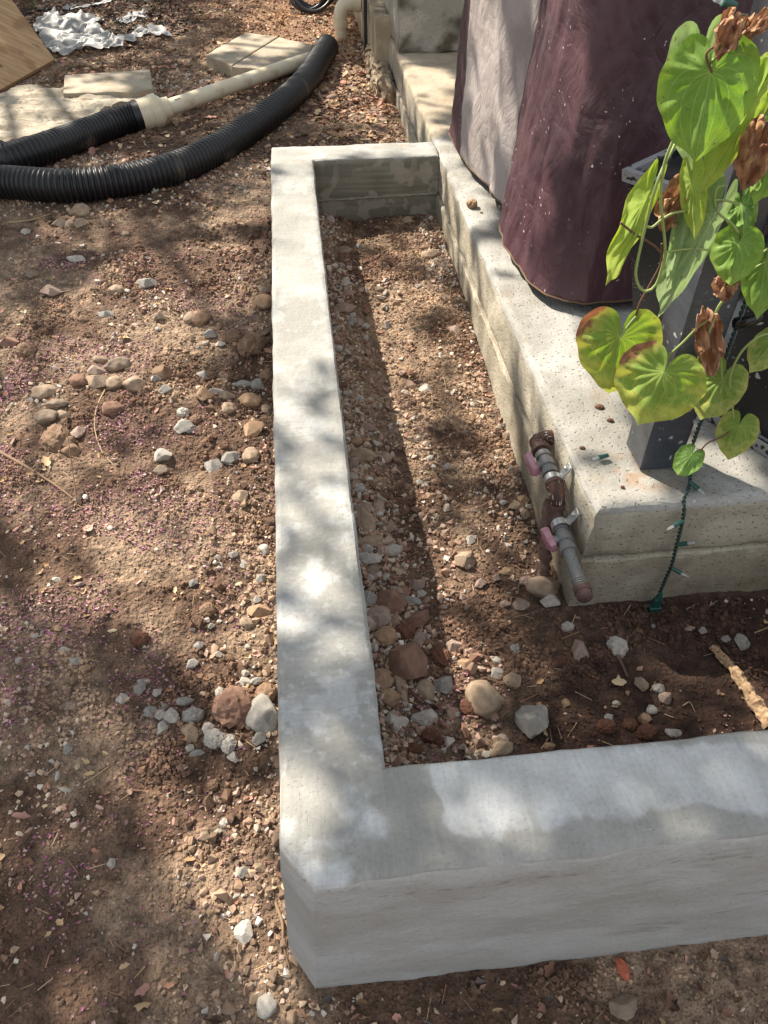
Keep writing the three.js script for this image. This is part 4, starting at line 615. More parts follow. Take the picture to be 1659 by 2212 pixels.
put(T6, 0.504, 'in the shaded dirt near the front corner of the wall', [
  [1000, 850, 145, 150, 'r', 'C', 'big round red brown earth clod at the wall'], [1125, 890, 118, 142, 'g', 'R', 'smooth grey tan stone pressed against the wall by a clod'], [1140, 788, 74, 80, 'b', 'C'], [890, 432, 58, 54, 'b', 'C'], [1108, 432, 76, 52, 'o', 'A'], [1060, 490, 62, 42, 't', 'R'], [890, 945, 46, 56, 'w', 'R', 'shiny whitish pebble below the big earth clod'], [920, 990, 76, 72, 'w', 'C'], [978, 1010, 56, 76, 'w', 'C'], [810, 965, 56, 76, 't', 'A', 'pale tan rough stone amid the white gravel'], [700, 940, 46, 62, 'w', 'A'], [735, 890, 52, 62, 'w', 'R'], [632, 870, 42, 42, 'g', 'A'], [688, 885, 42, 40, 'w', 'A'], [825, 885, 78, 62, 'g', 'C'], [790, 825, 66, 36, 'g', 'R'], [940, 785, 36, 46, 'w', 'R'], [525, 815, 42, 40, 'w', 'A'], [600, 775, 46, 42, 'g', 'A'], [610, 745, 34, 30, 'g', 'A'], [1130, 175, 44, 44, 'w', 'R'], [595, 560, 72, 62, 'c', 'C'], [475, 1520, 28, 30, 'w', 'A'], [1040, 1560, 42, 40, 'g', 'A'], [1110, 1540, 44, 30, 't', 'A'], [1140, 2130, 74, 84, 'w', 'R', 'milky white pebble half buried at the wall foot'], [1046, 1820, 58, 72, 'w', 'A'], [650, 865, 40, 30, 'g', 'A'], [672, 790, 36, 30, 'w', 'A'], [705, 850, 32, 34, 'g', 'A'], [815, 1030, 36, 30, 'w', 'A'], [845, 1050, 50, 26, 'g', 'A'], [995, 1060, 36, 50, 'w', 'A'], [1112, 985, 50, 50, 'g', 'A'], [245, 305, 34, 22, 'w', 'A'], [340, 328, 40, 16, 'p', 'A'], [150, 550, 22, 22, 'w', 'A'], [275, 605, 46, 22, 'w', 'A'], [80, 655, 26, 26, 'w', 'A'], [325, 655, 42, 26, 'g', 'A'], [370, 685, 34, 30, 'o', 'A'], [300, 845, 36, 30, 'p', 'A'], [130, 770, 34, 26, 'p', 'A'], [290, 1030, 34, 44, 'g', 'A'], [280, 1205, 40, 18, 'w', 'A'], [245, 1150, 18, 40, 'w', 'A'], [1000, 200, 32, 30, 'g', 'A'], [1045, 238, 26, 40, 'w', 'A'], [1120, 300, 40, 40, 'g', 'A'], [1100, 390, 30, 26, 'g', 'A'], [830, 320, 34, 30, 'g', 'A'], [825, 665, 38, 34, 'g', 'A'], [850, 585, 34, 28, 'g', 'A'], [905, 505, 26, 22, 'w', 'A'], [940, 625, 40, 28, 'g', 'A'], [1050, 710, 30, 28, 'w', 'A'], [1095, 742, 46, 30, 'g', 'R'], [1048, 745, 38, 34, 'w', 'A'], [910, 1190, 40, 42, 'b', 'C'], [960, 1350, 34, 34, 'w', 'C'], [935, 1388, 30, 24, 'w', 'A'], [875, 1405, 34, 30, 't', 'A'],
]);
put(TB, 0.5701, 'in the planting bed near the front wall', [
  [810, 105, 112, 82, 't', 'R', 'large tan stone beside the capped pipe end'], [835, 160, 62, 46, 'w', 'A'], [720, 170, 46, 46, 'p', 'A'], [225, 170, 108, 82, 'r', 'A', 'dusty reddish slab stone along the bed edge'], [190, 220, 66, 72, 'p', 'A'], [208, 290, 76, 72, 'o', 'R', 'round orange brown stone along the bed edge'], [330, 230, 86, 50, 'r', 'A'], [285, 275, 66, 62, 'c', 'C'], [298, 392, 134, 140, 'r', 'A', 'biggest rough reddish stone in the bed corner'], [195, 455, 62, 72, 'o', 'A'], [225, 525, 66, 62, 'o', 'R'], [270, 490, 36, 116, 't', 'R', 'finger shaped tan stone beside the rough reddish one'], [360, 500, 62, 82, 't', 'R', 'oval tan stone by the finger shaped stone'], [580, 520, 112, 142, 't', 'R', 'biggest smooth tan boulder in the planting bed'], [770, 612, 92, 104, 'g', 'A', 'flat grey angular concrete chip in the bed'], [535, 565, 76, 56, 'c', 'C', 'dark red earth clod under the smooth tan boulder'], [430, 480, 62, 62, 'g', 'A'], [360, 600, 72, 46, 'w', 'A'], [240, 620, 46, 72, 'w', 'A'], [650, 720, 84, 48, 't', 'R', 'tan stone touching the front wall edge'], [690, 455, 52, 52, 't', 'A'], [945, 345, 52, 76, 'p', 'A', 'pinkish upright stone on dark soil'], [1090, 335, 62, 72, 'w', 'C', 'whitish crumbly stone on dark soil below the patio'], [1180, 475, 42, 52, 't', 'A'], [1245, 490, 42, 36, 'g', 'R'], [1200, 652, 68, 52, 'c', 'C'], [1045, 635, 62, 50, 'c', 'C'], [1220, 570, 36, 36, 'w', 'R'], [1195, 605, 42, 42, 'o', 'A'], [145, 145, 46, 50, 'g', 'A'], [505, 10, 62, 42, 't', 'A', 'tan wedge stone in the middle of the bed'], [570, 95, 42, 30, 'p', 'A'], [900, 258, 40, 36, 'w', 'C'], [870, 385, 52, 36, 'c', 'C'], [1140, 625, 50, 44, 'c', 'C'], [1205, 20, 30, 26, 'g', 'A'], [330, 100, 50, 40, 'p', 'A'], [300, 155, 70, 26, 'g', 'A'], [265, 125, 36, 34, 't', 'A'], [345, 130, 28, 24, 'w', 'A'], [240, 235, 34, 34, 'o', 'A'], [335, 300, 44, 46, 'p', 'A'], [465, 325, 52, 44, 'p', 'A'], [420, 370, 62, 80, 'c', 'C'], [515, 400, 46, 40, 'o', 'A'], [635, 430, 40, 40, 'g', 'A'], [632, 385, 30, 26, 'w', 'R'], [700, 340, 30, 34, 'g', 'A'], [665, 172, 36, 26, 'p', 'A'], [745, 80, 42, 30, 'p', 'A'], [670, 45, 46, 28, 'o', 'A'], [630, 70, 26, 30, 'p', 'A'], [410, 690, 40, 30, 'c', 'C'], [380, 665, 60, 50, 'c', 'C'], [320, 720, 60, 40, 'c', 'C'], [440, 690, 30, 34, 'p', 'A'], [830, 712, 36, 26, 'o', 'A'], [575, 735, 34, 28, 'o', 'A'], [895, 545, 26, 34, 'o', 'A'], [1085, 548, 28, 18, 'w', 'R'], [1055, 600, 30, 24, 'w', 'A'], [1410, 272, 30, 26, 'g', 'A'], [1360, 262, 30, 22, 'p', 'A'], [1560, 315, 46, 56, 'g', 'A'], [1500, 303, 30, 26, 'g', 'A'], [1225, 252, 18, 18, 'g', 'A'], [1270, 530, 40, 40, 'p', 'A'], [1305, 660, 52, 26, 'w', 'A'],
]);
put(T8, 0.3721, 'in the long planting bed between wall and patio', [
  [655, 292, 106, 52, 't', 'R', 'flat oval tan pebble near the far end of the bed'], [150, 268, 88, 50, 'd', 'R', 'olive oval pebble near the far corner of the bed'], [625, 1070, 62, 72, 'w', 'A', 'bright white chip alone in the middle of the bed'], [165, 465, 52, 50, 'w', 'A'], [255, 1455, 138, 92, 't', 'A', 'wide rough tan stone against the inner wall side'], [400, 1470, 62, 76, 't', 'R'], [355, 500, 46, 30, 't', 'R'], [160, 600, 102, 70, 'p', 'A'], [450, 585, 52, 30, 'o', 'A'], [800, 730, 62, 50, 'p', 'A'], [245, 695, 36, 80, 'p', 'A'], [280, 1840, 96, 152, 't', 'R', 'long dusty tan stone along the inner wall side'], [262, 1760, 90, 62, 'p', 'A'], [300, 1960, 152, 62, 't', 'R', 'lying oblong tan stone poking out from the wall'], [342, 1760, 72, 120, 'p', 'A'], [285, 2005, 72, 46, 'w', 'A'], [305, 2060, 102, 72, 'w', 'A', 'whitish rough chunk along the inner wall side'], [430, 2010, 112, 62, 'w', 'C'], [855, 2070, 96, 92, 't', 'A', 'tan wedge stone in the open part of the bed'], [905, 1240, 62, 30, 'o', 'A'], [1110, 1345, 62, 50, 't', 'A'], [75, 90, 40, 34, 'w', 'A'], [360, 140, 50, 30, 'b', 'R'], [525, 105, 50, 40, 't', 'A'], [745, 168, 50, 26, 't', 'A'], [240, 255, 42, 32, 'g', 'A'], [135, 358, 40, 30, 'g', 'R'], [180, 520, 70, 36, 'p', 'A'], [200, 650, 42, 30, 'w', 'A'], [205, 682, 44, 36, 'g', 'A'], [190, 710, 40, 32, 'g', 'A'], [278, 718, 40, 34, 'w', 'A'], [275, 775, 30, 36, 'w', 'A'], [590, 478, 42, 22, 'g', 'R'], [745, 890, 38, 32, 't', 'R'], [695, 940, 40, 28, 'o', 'R'], [885, 768, 40, 26, 't', 'A'], [905, 1165, 26, 30, 'w', 'A'], [120, 840, 36, 50, 'w', 'C'], [180, 1100, 44, 30, 'w', 'A'], [245, 1130, 46, 40, 'w', 'C'], [295, 1300, 70, 40, 'p', 'A'], [445, 1320, 50, 36, 'p', 'A'], [875, 1455, 36, 30, 'w', 'R'], [655, 1475, 36, 34, 'w', 'R'], [755, 1530, 50, 34, 'w', 'A'], [595, 1615, 36, 34, 'w', 'A'], [625, 1640, 42, 30, 'w', 'R'], [660, 1705, 46, 44, 'o', 'A'], [885, 1945, 46, 50, 'w', 'A'], [900, 1790, 40, 36, 'p', 'A'], [1110, 1270, 50, 36, 'p', 'A'], [1155, 1750, 70, 50, 't', 'A'], [1205, 1800, 46, 60, 't', 'A'], [1195, 1710, 50, 46, 'o', 'A'], [1180, 1405, 36, 46, 'w', 'R'], [1050, 1450, 40, 44, 't', 'A'], [225, 1380, 66, 50, 'o', 'R'], [210, 1500, 60, 70, 'p', 'A'], [205, 1580, 46, 60, 'w', 'A'], [235, 1650, 70, 60, 'w', 'C'], [420, 1870, 50, 60, 't', 'A'], [455, 1785, 40, 30, 'w', 'A'], [325, 2130, 60, 60, 'd', 'A'], [395, 2160, 40, 46, 'w', 'A'],
]);
{ // crumb on the patio edge
  const p = gY(1020, 440, 0.452), o = solo('earth_clod', GEO.C[1], SM.o, 'lone earth clod sitting on the patio beside the grill cover', 'clod'); o.scale.set(0.017, 0.013, 0.017); o.position.copy(p);
  [[1295, 880, 0.010], [1318, 908, 0.007], [1258, 968, 0.006], [1345, 1052, 0.004], [1040, 460, 0.005], [1110, 1002, 0.005]].forEach(([u, v, r]) => { const q = gY(u, v, 0.442), e = solo('earth_crumb', GEO.C[2], SM.c, 'tiny dark earth crumb lying on the patio top', 'crumb', 'earth crumbs on the patio'); e.scale.set(r, r * 0.6, r * 0.8); e.position.copy(q); });
}

// ---------------------------------------------------------------- bark strip, twigs
{
  const a = spot(1537, 1402), b = spot(1668, 1575), P = [], U = [], I = [], n = 60, m = 14, d = b.clone().sub(a), L = Math.hypot(d.x, d.z), tx = d.x / L, tz = d.z / L;
  for (let i = 0; i <= n; i++) for (let j = 0; j <= m; j++) { const s = i / n, w = 0.0145 * (0.65 + 0.5 * s) * (1 + 0.25 * pn(s * 9, 3)), q = (j / m * 2 - 1), ang = q * 1.35, ox = Math.sin(ang) * w * (1 + 0.2 * pn(s * 14, q * 2)), oy = 0.012 + Math.cos(ang) * w * 0.75 + 0.004 * pn(s * 22, q * 3), x = lerp(a.x, b.x, s) - tz * ox + 0.006 * Math.sin(s * 5), z = lerp(a.z, b.z, s) + tx * ox; P.push(x, heightAt(lerp(a.x, b.x, s), lerp(a.z, b.z, s)) + oy - 0.006, z); U.push(s * 3, j / m * 0.4); }
  for (let i = 0; i < n; i++) for (let j = 0; j < m; j++) { const k = i * (m + 1) + j, l = k + m + 1; I.push(k, k + 1, l, l, k + 1, l + 1); }
  const g = new THREE.BufferGeometry(); g.setAttribute('position', new THREE.Float32BufferAttribute(P, 3)); g.setAttribute('uv', new THREE.Float32BufferAttribute(U, 2)); g.setIndex(I); g.computeVertexNormals();
  solo('bark_strip', g, std({ side: THREE.DoubleSide, map: colorTex(256, 256, (u, v) => mix3(mix3([0.26, 0.165, 0.09], [0.40, 0.28, 0.17], smooth(-0.3, 0.3, fb(u * 6, v * 9, 4, 3, 5))), [0.16, 0.08, 0.04], smooth(0.2, 0.3, fb(u * 10, v * 10, 3, 10, 50)))) }), 'curled strip of dry tan bark on the dark bed soil', 'bark strip');
  const tm = [std({ color: lin(0.22, 0.14, 0.085) }), std({ color: lin(0.36, 0.27, 0.15) }), std({ color: lin(0.13, 0.08, 0.055) })];
  const twig = (pts, r, m, label) => solo('twig', capTube(curve(pts.map(([u, v, h]) => { const p = spot(u, v); p.y += r * 0.8 + (h || 0); return p; })), (s) => r * (1.1 - 0.6 * s), 24, 6), tm[m], label, 'twig', 'twigs lying on the dirt');
  twig([[0, 978], [60, 1012], [120, 1050], [170, 1088]], 0.0045, 0, 'thick brown stick entering the frame across the pink petals');
  twig([[228, 842], [210, 880], [205, 925], [220, 975], [245, 1005]], 0.0022, 1, 'bent dry straw stem below the stone cluster');
  twig([[166, 1092], [166, 1050, 0.03], [168, 1000, 0.09], [170, 960, 0.12]], 0.0016, 0, 'thin upright dead stalk beside the thick stick');
  twig([[182, 1692], [210, 1675], [238, 1655]], 0.002, 1, 'pale short twig in the shaded dirt');
  twig([[378, 1568], [368, 1610], [348, 1640]], 0.0025, 2, 'dark crooked twig among the white gravel');
  twig([[510, 1580], [530, 1600], [555, 1618]], 0.002, 1, 'straw twig under the grey tan stone');
  twig([[595, 1950], [610, 1995], [612, 2040], [625, 2090]], 0.003, 0, 'brown stick hugging the front corner of the wall');
  twig([[1240, 2135], [1290, 2165], [1330, 2190]], 0.0025, 2, 'dark twig on the dirt before the front wall');
  twig([[20, 482], [70, 476], [110, 463]], 0.003, 1, 'tan twig lying in front of the corrugated pipe');
  twig([[1310, 1375], [1340, 1430], [1355, 1465]], 0.004, 2, 'thick dark root piece on the bed soil');
  twig([[1630, 1368], [1645, 1362], [1662, 1355]], 0.0018, 1, 'pale twig above the bark strip');
  twig([[1475, 1525], [1490, 1518], [1502, 1540]], 0.0012, 1, 'fine curled rootlet on the dark bed soil');
}

{ // seedling weeds by the mulch
  const wm = phys({ color: lin(0.07, 0.17, 0.03), roughness: 0.95, transmission: 0.35, thickness: 0, side: THREE.DoubleSide }), sm = std({ color: lin(0.12, 0.16, 0.05) });
  const weed = (u, v, n, label) => { const p = spot(u, v), t = thing('weed', label, 'weed'); for (let k = 0; k < n; k++) { const a = rr(0, 6.28), h = rr(0.05, 0.14), q = p.clone().add(V(Math.cos(a) * 0.06, h, Math.sin(a) * 0.06)); mesh('stem', capTube(curve([p.clone().add(V(0, -0.01, 0)), p.clone().lerp(q, 0.5).add(V(0, 0.02, 0)), q]), () => 0.0014, 8, 5), sm, t); const g = flakeGeo(0.6, 1, 0.35); g.scale(0.022, 0.022, 0.022); g.rotateX(rr(-0.6, 0.3)); g.rotateY(a); g.translate(q.x, q.y, q.z); mesh('leaf', g, wm, t); } };
  weed(72, 22, 12, 'green weed growing at the edge of the dark mulch'); weed(345, 12, 5, 'small sprout beyond the torn plastic');
}

// ---------------------------------------------------------------- scatter: gravel, crumbs, leaf litter, petals
const dummy = new THREE.Object3D();
function scatter(name, label, category, geo, mat, n, place) {
  const im = new THREE.InstancedMesh(geo, mat, n); im.name = numbered(name); let k = 0, tries = 0; const c = new THREE.Color();
  while (k < n && tries++ < n * 40) { const r = place(); if (!r) continue; dummy.position.set(r.x, r.y, r.z); dummy.rotation.set(r.a || 0, r.b || 0, r.c || 0); dummy.scale.set(...r.s); dummy.updateMatrix(); im.setMatrixAt(k, dummy.matrix); im.setColorAt(k, c.setRGB(...r.col)); k++; }
  im.count = k; im.castShadow = im.receiveShadow = true; scene.add(im); tag(im, label, category, null, 'stuff'); return im;
}
const lowStone = (kind, s) => {          // broken chip: hull of a few points, flat faces
  const h = (i) => { const v = Math.sin(s * 91.7 + i * 47.3) * 43758.5; return v - Math.floor(v); }, P = []; const n = kind === 'C' ? 15 : 9;
  for (let i = 0; i < n; i++) { const a = h(i * 3) * 6.283, c = h(i * 3 + 1) * 2 - 1, r = 0.75 + 0.35 * h(i * 3 + 2), q = Math.sqrt(1 - c * c); P.push(V(Math.cos(a) * q * r, c * r, Math.sin(a) * q * r)); }
  const g = new ConvexGeometry(P); g.deleteAttribute('uv'); const k = g.attributes.position.count, col = new Float32Array(k * 3); for (let i = 0; i < k; i++) { const v = 0.85 + 0.3 * h(200 + Math.floor(i / 3)); col[i * 3] = col[i * 3 + 1] = col[i * 3 + 2] = v; } g.setAttribute('color', new THREE.BufferAttribute(col, 3)); return g;
};
const area = () => { const r = rnd(); let x, z; if (r < 0.55) { x = rr(-1.0, 1.1); z = rr(-2.6, 0.0); } else if (r < 0.72) { x = rr(0.05, 0.5); z = rr(-2.75, -0.5); } else { x = rr(-1.9, 0.5); z = -2.4 - 3.9 * Math.pow(rnd(), 0.8); } return [x, z]; };
const gravelDensity = (x, z) => { let d = 0.05 + 1.6 * smooth(0.10, 0.42, fb(x * 2.4, z * 2.4, 4, 0, 141)); if (!inBed(x, z)) d += 1.2 * smooth(-0.35, -0.12, x) * (x < 0 ? 1 : 0) * smooth(-3, -0.4, z) ; if (inBed(x, z)) { d += 1.2 * smooth(0.17, 0.07, x) + 0.5 * smooth(0.3, 0.45, x) * (z < -1 ? 1 : 0); if (x > 0.42 && z > -0.96) d *= 0.25; d *= 0.22 + 0.78 * smooth(0.07, 0.14, Math.abs(x - 0.27)); } if (z < -2.9 && z > -3.5) d += 0.8; return d; };
const stonePal = [[0.46, 0.34, 0.235], [0.40, 0.28, 0.19], [0.54, 0.44, 0.34], [0.34, 0.215, 0.145], [0.44, 0.40, 0.35], [0.60, 0.54, 0.47], [0.45, 0.31, 0.25], [0.30, 0.18, 0.12], [0.42, 0.29, 0.20], [0.50, 0.38, 0.30]];
const vcs = std({ vertexColors: true, roughness: 0.95 });
for (const [i, kind] of ['A', 'A', 'C', 'A'].entries()) scatter('gravel', 'loose mixed tan and grey gravel strewn over the dirt', 'gravel', lowStone(kind, 11 + i * 3.3), vcs, 3900, () => {
  const [x, z] = area(); if (!isFree(x, z, 0.004) || rnd() * 2.6 > gravelDensity(x, z)) return null;
  const far = 1 + 0.5 * smooth(1.5, 4.5, -z), s = far * (0.0024 + 0.0075 * Math.pow(rnd(), 3.2)), k = rr(0.75, 1.15), pc = pick(stonePal);
  return { x, z, y: heightAt(x, z) + s * 0.25, a: rr(0, 6), b: rr(0, 6), c: rr(0, 6), s: [s * rr(0.8, 1.4), s * rr(0.6, 0.9), s], col: [pc[0] * k, pc[1] * k, pc[2] * k] };
});
for (const [i, kind] of ['A', 'C'].entries()) scatter('rubble', 'dusty broken rubble heaped along the inner side of the wall', 'rubble', lowStone(kind, 71 + i * 3.7), vcs, 420, () => {
  const x = 0.066 + Math.pow(rnd(), 1.8) * (0.11 + 0.12 * smooth(-1.3, -0.7, 0)), z = -0.52 - 1.9 * Math.pow(rnd(), 1.3); if (!isFree(x, z, 0.008)) return null;
  const s = rr(0.005, 0.012) * (rnd() < 0.15 ? 1.5 : 1), k = rr(0.7, 1.1), pc = pick([[0.36, 0.24, 0.18], [0.42, 0.31, 0.24], [0.30, 0.19, 0.135], [0.46, 0.40, 0.34], [0.24, 0.13, 0.09]]);
  return { x: Math.max(x, 0.062 + s), z, y: heightAt(x, z) + s * 0.3, a: rr(0, 6), b: rr(0, 6), c: rr(0, 6), s: [s * rr(0.9, 1.4), s * 0.8, s], col: [pc[0] * k, pc[1] * k, pc[2] * k] };
});
for (const [i, kind] of ['C', 'C'].entries()) scatter('earth_clods', 'crumbly earth clods along the foot of the wall', 'earth clods', lowStone(kind, 91 + i * 3.7), vcs, 420, () => {
  const x = -0.105 - Math.pow(rnd(), 1.6) * 0.22, z = -0.2 - 2.6 * rnd(); if (!isFree(x, z, 0.006)) return null; const s = rr(0.004, 0.010) * (rnd() < 0.12 ? 1.6 : 1), k = rr(0.7, 1.1), c = soilAt(x, z);
  return { x: Math.min(x, -0.096 - s), z, y: heightAt(x, z) + s * 0.3, a: rr(0, 6), b: rr(0, 6), c: rr(0, 6), s: [s * 1.2, s * 0.8, s], col: [c[0] * k, c[1] * k, c[2] * k] };
});
for (const [i, kind] of ['C', 'C', 'A', 'A'].entries()) scatter('soil_crumbs', 'loose crumbs of brown soil covering the ground', 'soil', lowStone(kind, 41 + i * 5.1), vcs, 23000, () => {
  const [x, z] = area(); if (!isFree(x, z, 0.002)) return null; const far = 1 + 0.8 * smooth(1.5, 4.5, -z), lump = smooth(0.05, 0.3, fb(x * 4, z * 4, 3, 0, 91)); if (rnd() > 0.16 + lump) return null;
  const s = far * (0.0014 + 0.0042 * Math.pow(rnd(), 3)) * (1 + 0.5 * lump), k = rr(0.8, 1.35), c = soilAt(x, z);
  return { x, z, y: heightAt(x, z) + s * 0.3, a: rr(0, 6), b: rr(0, 6), c: rr(0, 6), s: [s * rr(0.8, 1.3), s * rr(0.7, 1), s], col: [clamp(c[0] * k), clamp(c[1] * k), clamp(c[2] * k)] };
});
const flake = flakeGeo;
function flakeGeo(w, l, curl) { const P = [], I = [], n = 6, m = 4; for (let i = 0; i <= n; i++) for (let j = 0; j <= m; j++) { const s = i / n, q = j / m * 2 - 1, ww = Math.pow(Math.sin(Math.PI * clamp(s * 0.94 + 0.03)), 0.75) * w * (1 + 0.3 * Math.sin(i * 2.3 + curl * 9 + (q > 0 ? 1.7 : 0))); P.push(q * ww, curl * (Math.pow(q * ww / w, 2) * 0.5 + Math.pow(s - 0.5, 2) * 1.2) * l, (s - 0.5) * l * 2); } for (let i = 0; i < n; i++) for (let j = 0; j < m; j++) { const a = i * (m + 1) + j, b = a + m + 1; I.push(a, b, a + 1, a + 1, b, b + 1); } const g = new THREE.BufferGeometry(); g.setAttribute('position', new THREE.Float32BufferAttribute(P, 3)); g.setIndex(I); g.computeVertexNormals(); return g; }
const litterMat = std({ side: THREE.DoubleSide, roughness: 0.8 });
const litterPal = [[0.34, 0.20, 0.10], [0.46, 0.31, 0.17], [0.26, 0.13, 0.075], [0.52, 0.40, 0.25], [0.38, 0.19, 0.12], [0.30, 0.20, 0.14], [0.42, 0.22, 0.17]];
[[0.55, 1, 0.5], [0.4, 1, -0.35], [0.7, 0.9, 0.8]].forEach(([w, l, cu], i) => scatter('leaf_litter', 'small dry brown leaves littering the dirt', 'leaf litter', flake(w, l, cu), litterMat, 2600, () => {
  let x, z; const r = rnd(); if (r < 0.45) { x = rr(-1.8, 0.48); z = rr(-6.2, -2.9); } else if (r < 0.62) { x = rr(0.1, 0.49); z = rr(-4.8, -2.9); } else [x, z] = area();
  if (!isFree(x, z, 0.01)) return null; if (inBed(x, z) && rnd() < 0.72) return null; if (x > -0.08 && z > -0.34 && rnd() < 0.3) return null; if (z > -2.8 && rnd() < 0.45 * smooth(-0.9, -0.2, x)) return null;
  const far = smooth(2.4, 4, -z), s = lerp(rr(0.0035, 0.011), rr(0.006, 0.017), far) * (rnd() < 0.06 ? 1.8 : 1), pc = pick(litterPal), k = rr(0.7, 1.25);
  return { x, z, y: heightAt(x, z) + s * 0.25, a: rr(-0.5, 0.5), b: rr(0, 6.28), c: rr(-0.5, 0.5) + (rnd() < 0.3 ? Math.PI : 0), s: [s, s, s], col: [pc[0] * k, pc[1] * k, pc[2] * k] };
}));
scatter('fallen_petals', 'tiny magenta petals scattered over the dirt', 'petals', flake(0.7, 1, 0.6), litterMat, 19000, () => {
  const bedSide = rnd() < 0.16; const x = bedSide ? rr(0.1, 0.75) : -0.9 + 0.85 * Math.pow(rnd(), 1.3), z = bedSide ? rr(-1.35, -0.55) : rr(-2.6, -0.15);
  if (!isFree(x, z, 0.006)) return null; const d = smooth(0.0, 0.4, fb(x * 3.3, z * 3.3, 5, 0, 201) + (bedSide ? -0.08 : 0.12)) * (bedSide ? 0.6 : 0.25 + smooth(-0.15, -0.5, x)) * (bedSide ? 1 : smooth(-0.3, -0.8, z) * 0.85 + 0.12); if (rnd() > d) return null;
  const s = 0.0011 + 0.0034 * Math.pow(rnd(), 2.4), k = rr(0.6, 1.3), pc = pick([[0.32, 0.10, 0.19], [0.28, 0.11, 0.16], [0.40, 0.20, 0.24], [0.32, 0.16, 0.16], [0.46, 0.31, 0.28], [0.36, 0.22, 0.19], [0.30, 0.18, 0.14]]);
  return { x, z, y: heightAt(x, z) + s * 0.8, a: rr(-0.8, 0.8), b: rr(0, 6.28), c: rr(-0.8, 0.8), s: [s, s, s], col: [pc[0] * k, pc[1] * k, pc[2] * k] };
});
scatter('fine_twigs', 'short straw bits and thin twigs scattered over the dirt', 'straw', new THREE.CylinderGeometry(1, 0.7, 2, 5).rotateX(Math.PI / 2), litterMat, 1500, () => {
  const [x, z] = area(); if (!isFree(x, z, 0.012)) return null; const r = rr(0.0005, 0.0011), l = rr(0.006, 0.022), k = rr(0.6, 1.2), pc = pick(litterPal);
  return { x, z, y: heightAt(x, z) + 0.003, a: rr(-0.2, 0.2), b: rr(0, 6.28), c: 0, s: [r, r, l], col: [pc[0] * k, pc[1] * k, pc[2] * k] };
});
scatter('wall_foot_litter', 'dry leaf scraps and bits gathered at the foot of the front wall', 'leaf litter', flake(0.55, 1, 0.7), litterMat, 230, () => {
  const x = rr(-0.25, 0.75), z = -0.345 + 0.16 * Math.pow(rnd(), 1.4); if (!isFree(x, z, 0.004)) return null; const s = 0.003 + 0.010 * Math.pow(rnd(), 2), k = rr(0.35, 0.8), pc = pick([...litterPal, [0.20, 0.16, 0.14], [0.24, 0.20, 0.17], [0.16, 0.11, 0.10]]);
  return { x, z, y: heightAt(x, z) + s * 0.35, a: rr(-1, 1), b: rr(0, 6.28), c: rr(-1, 1), s: [s * rr(0.4, 1.3), s * 1.4, s * rr(0.6, 1.3)], col: [pc[0] * k, pc[1] * k, pc[2] * k] };
});
{ const p = spot(1345, 2097), o = solo('seed_pod', GEO.R[2], std({ color: lin(0.45, 0.13, 0.07), vertexColors: true }), 'small reddish pod lying at the foot of the front wall', 'seed pod'); o.scale.set(0.010, 0.009, 0.018); o.position.set(p.x, p.y + 0.006, p.z); o.rotation.y = 0.15;
  const q = spot(1345, 2180), e = solo('stone', GEO.A[3], SM.d, 'dark angular stone on the dirt before the front wall', 'stone', 'stones around the low wall'); e.scale.set(0.022, 0.015, 0.016); e.position.set(q.x, q.y + 0.006, q.z); }
scatter('dark_mulch', 'dark shredded mulch around the torn plastic', 'mulch', flake(0.3, 1, 0.4), litterMat, 1800, () => {
  const a = rr(0, 6.28), q = Math.sqrt(rnd()), c0 = spot(215, 45), x = c0.x + Math.cos(a) * q * 0.62, z = c0.z + Math.sin(a) * q * 0.62; const s = rr(0.008, 0.022), k = rr(0.5, 1.3);
  return { x, z, y: heightAt(x, z) + rr(0.002, 0.03) * (1 - q), a: rr(-0.6, 0.6), b: rr(0, 6.28), c: rr(-0.6, 0.6), s: [s, s, s], col: [0.045 * k, 0.037 * k, 0.032 * k] };
});

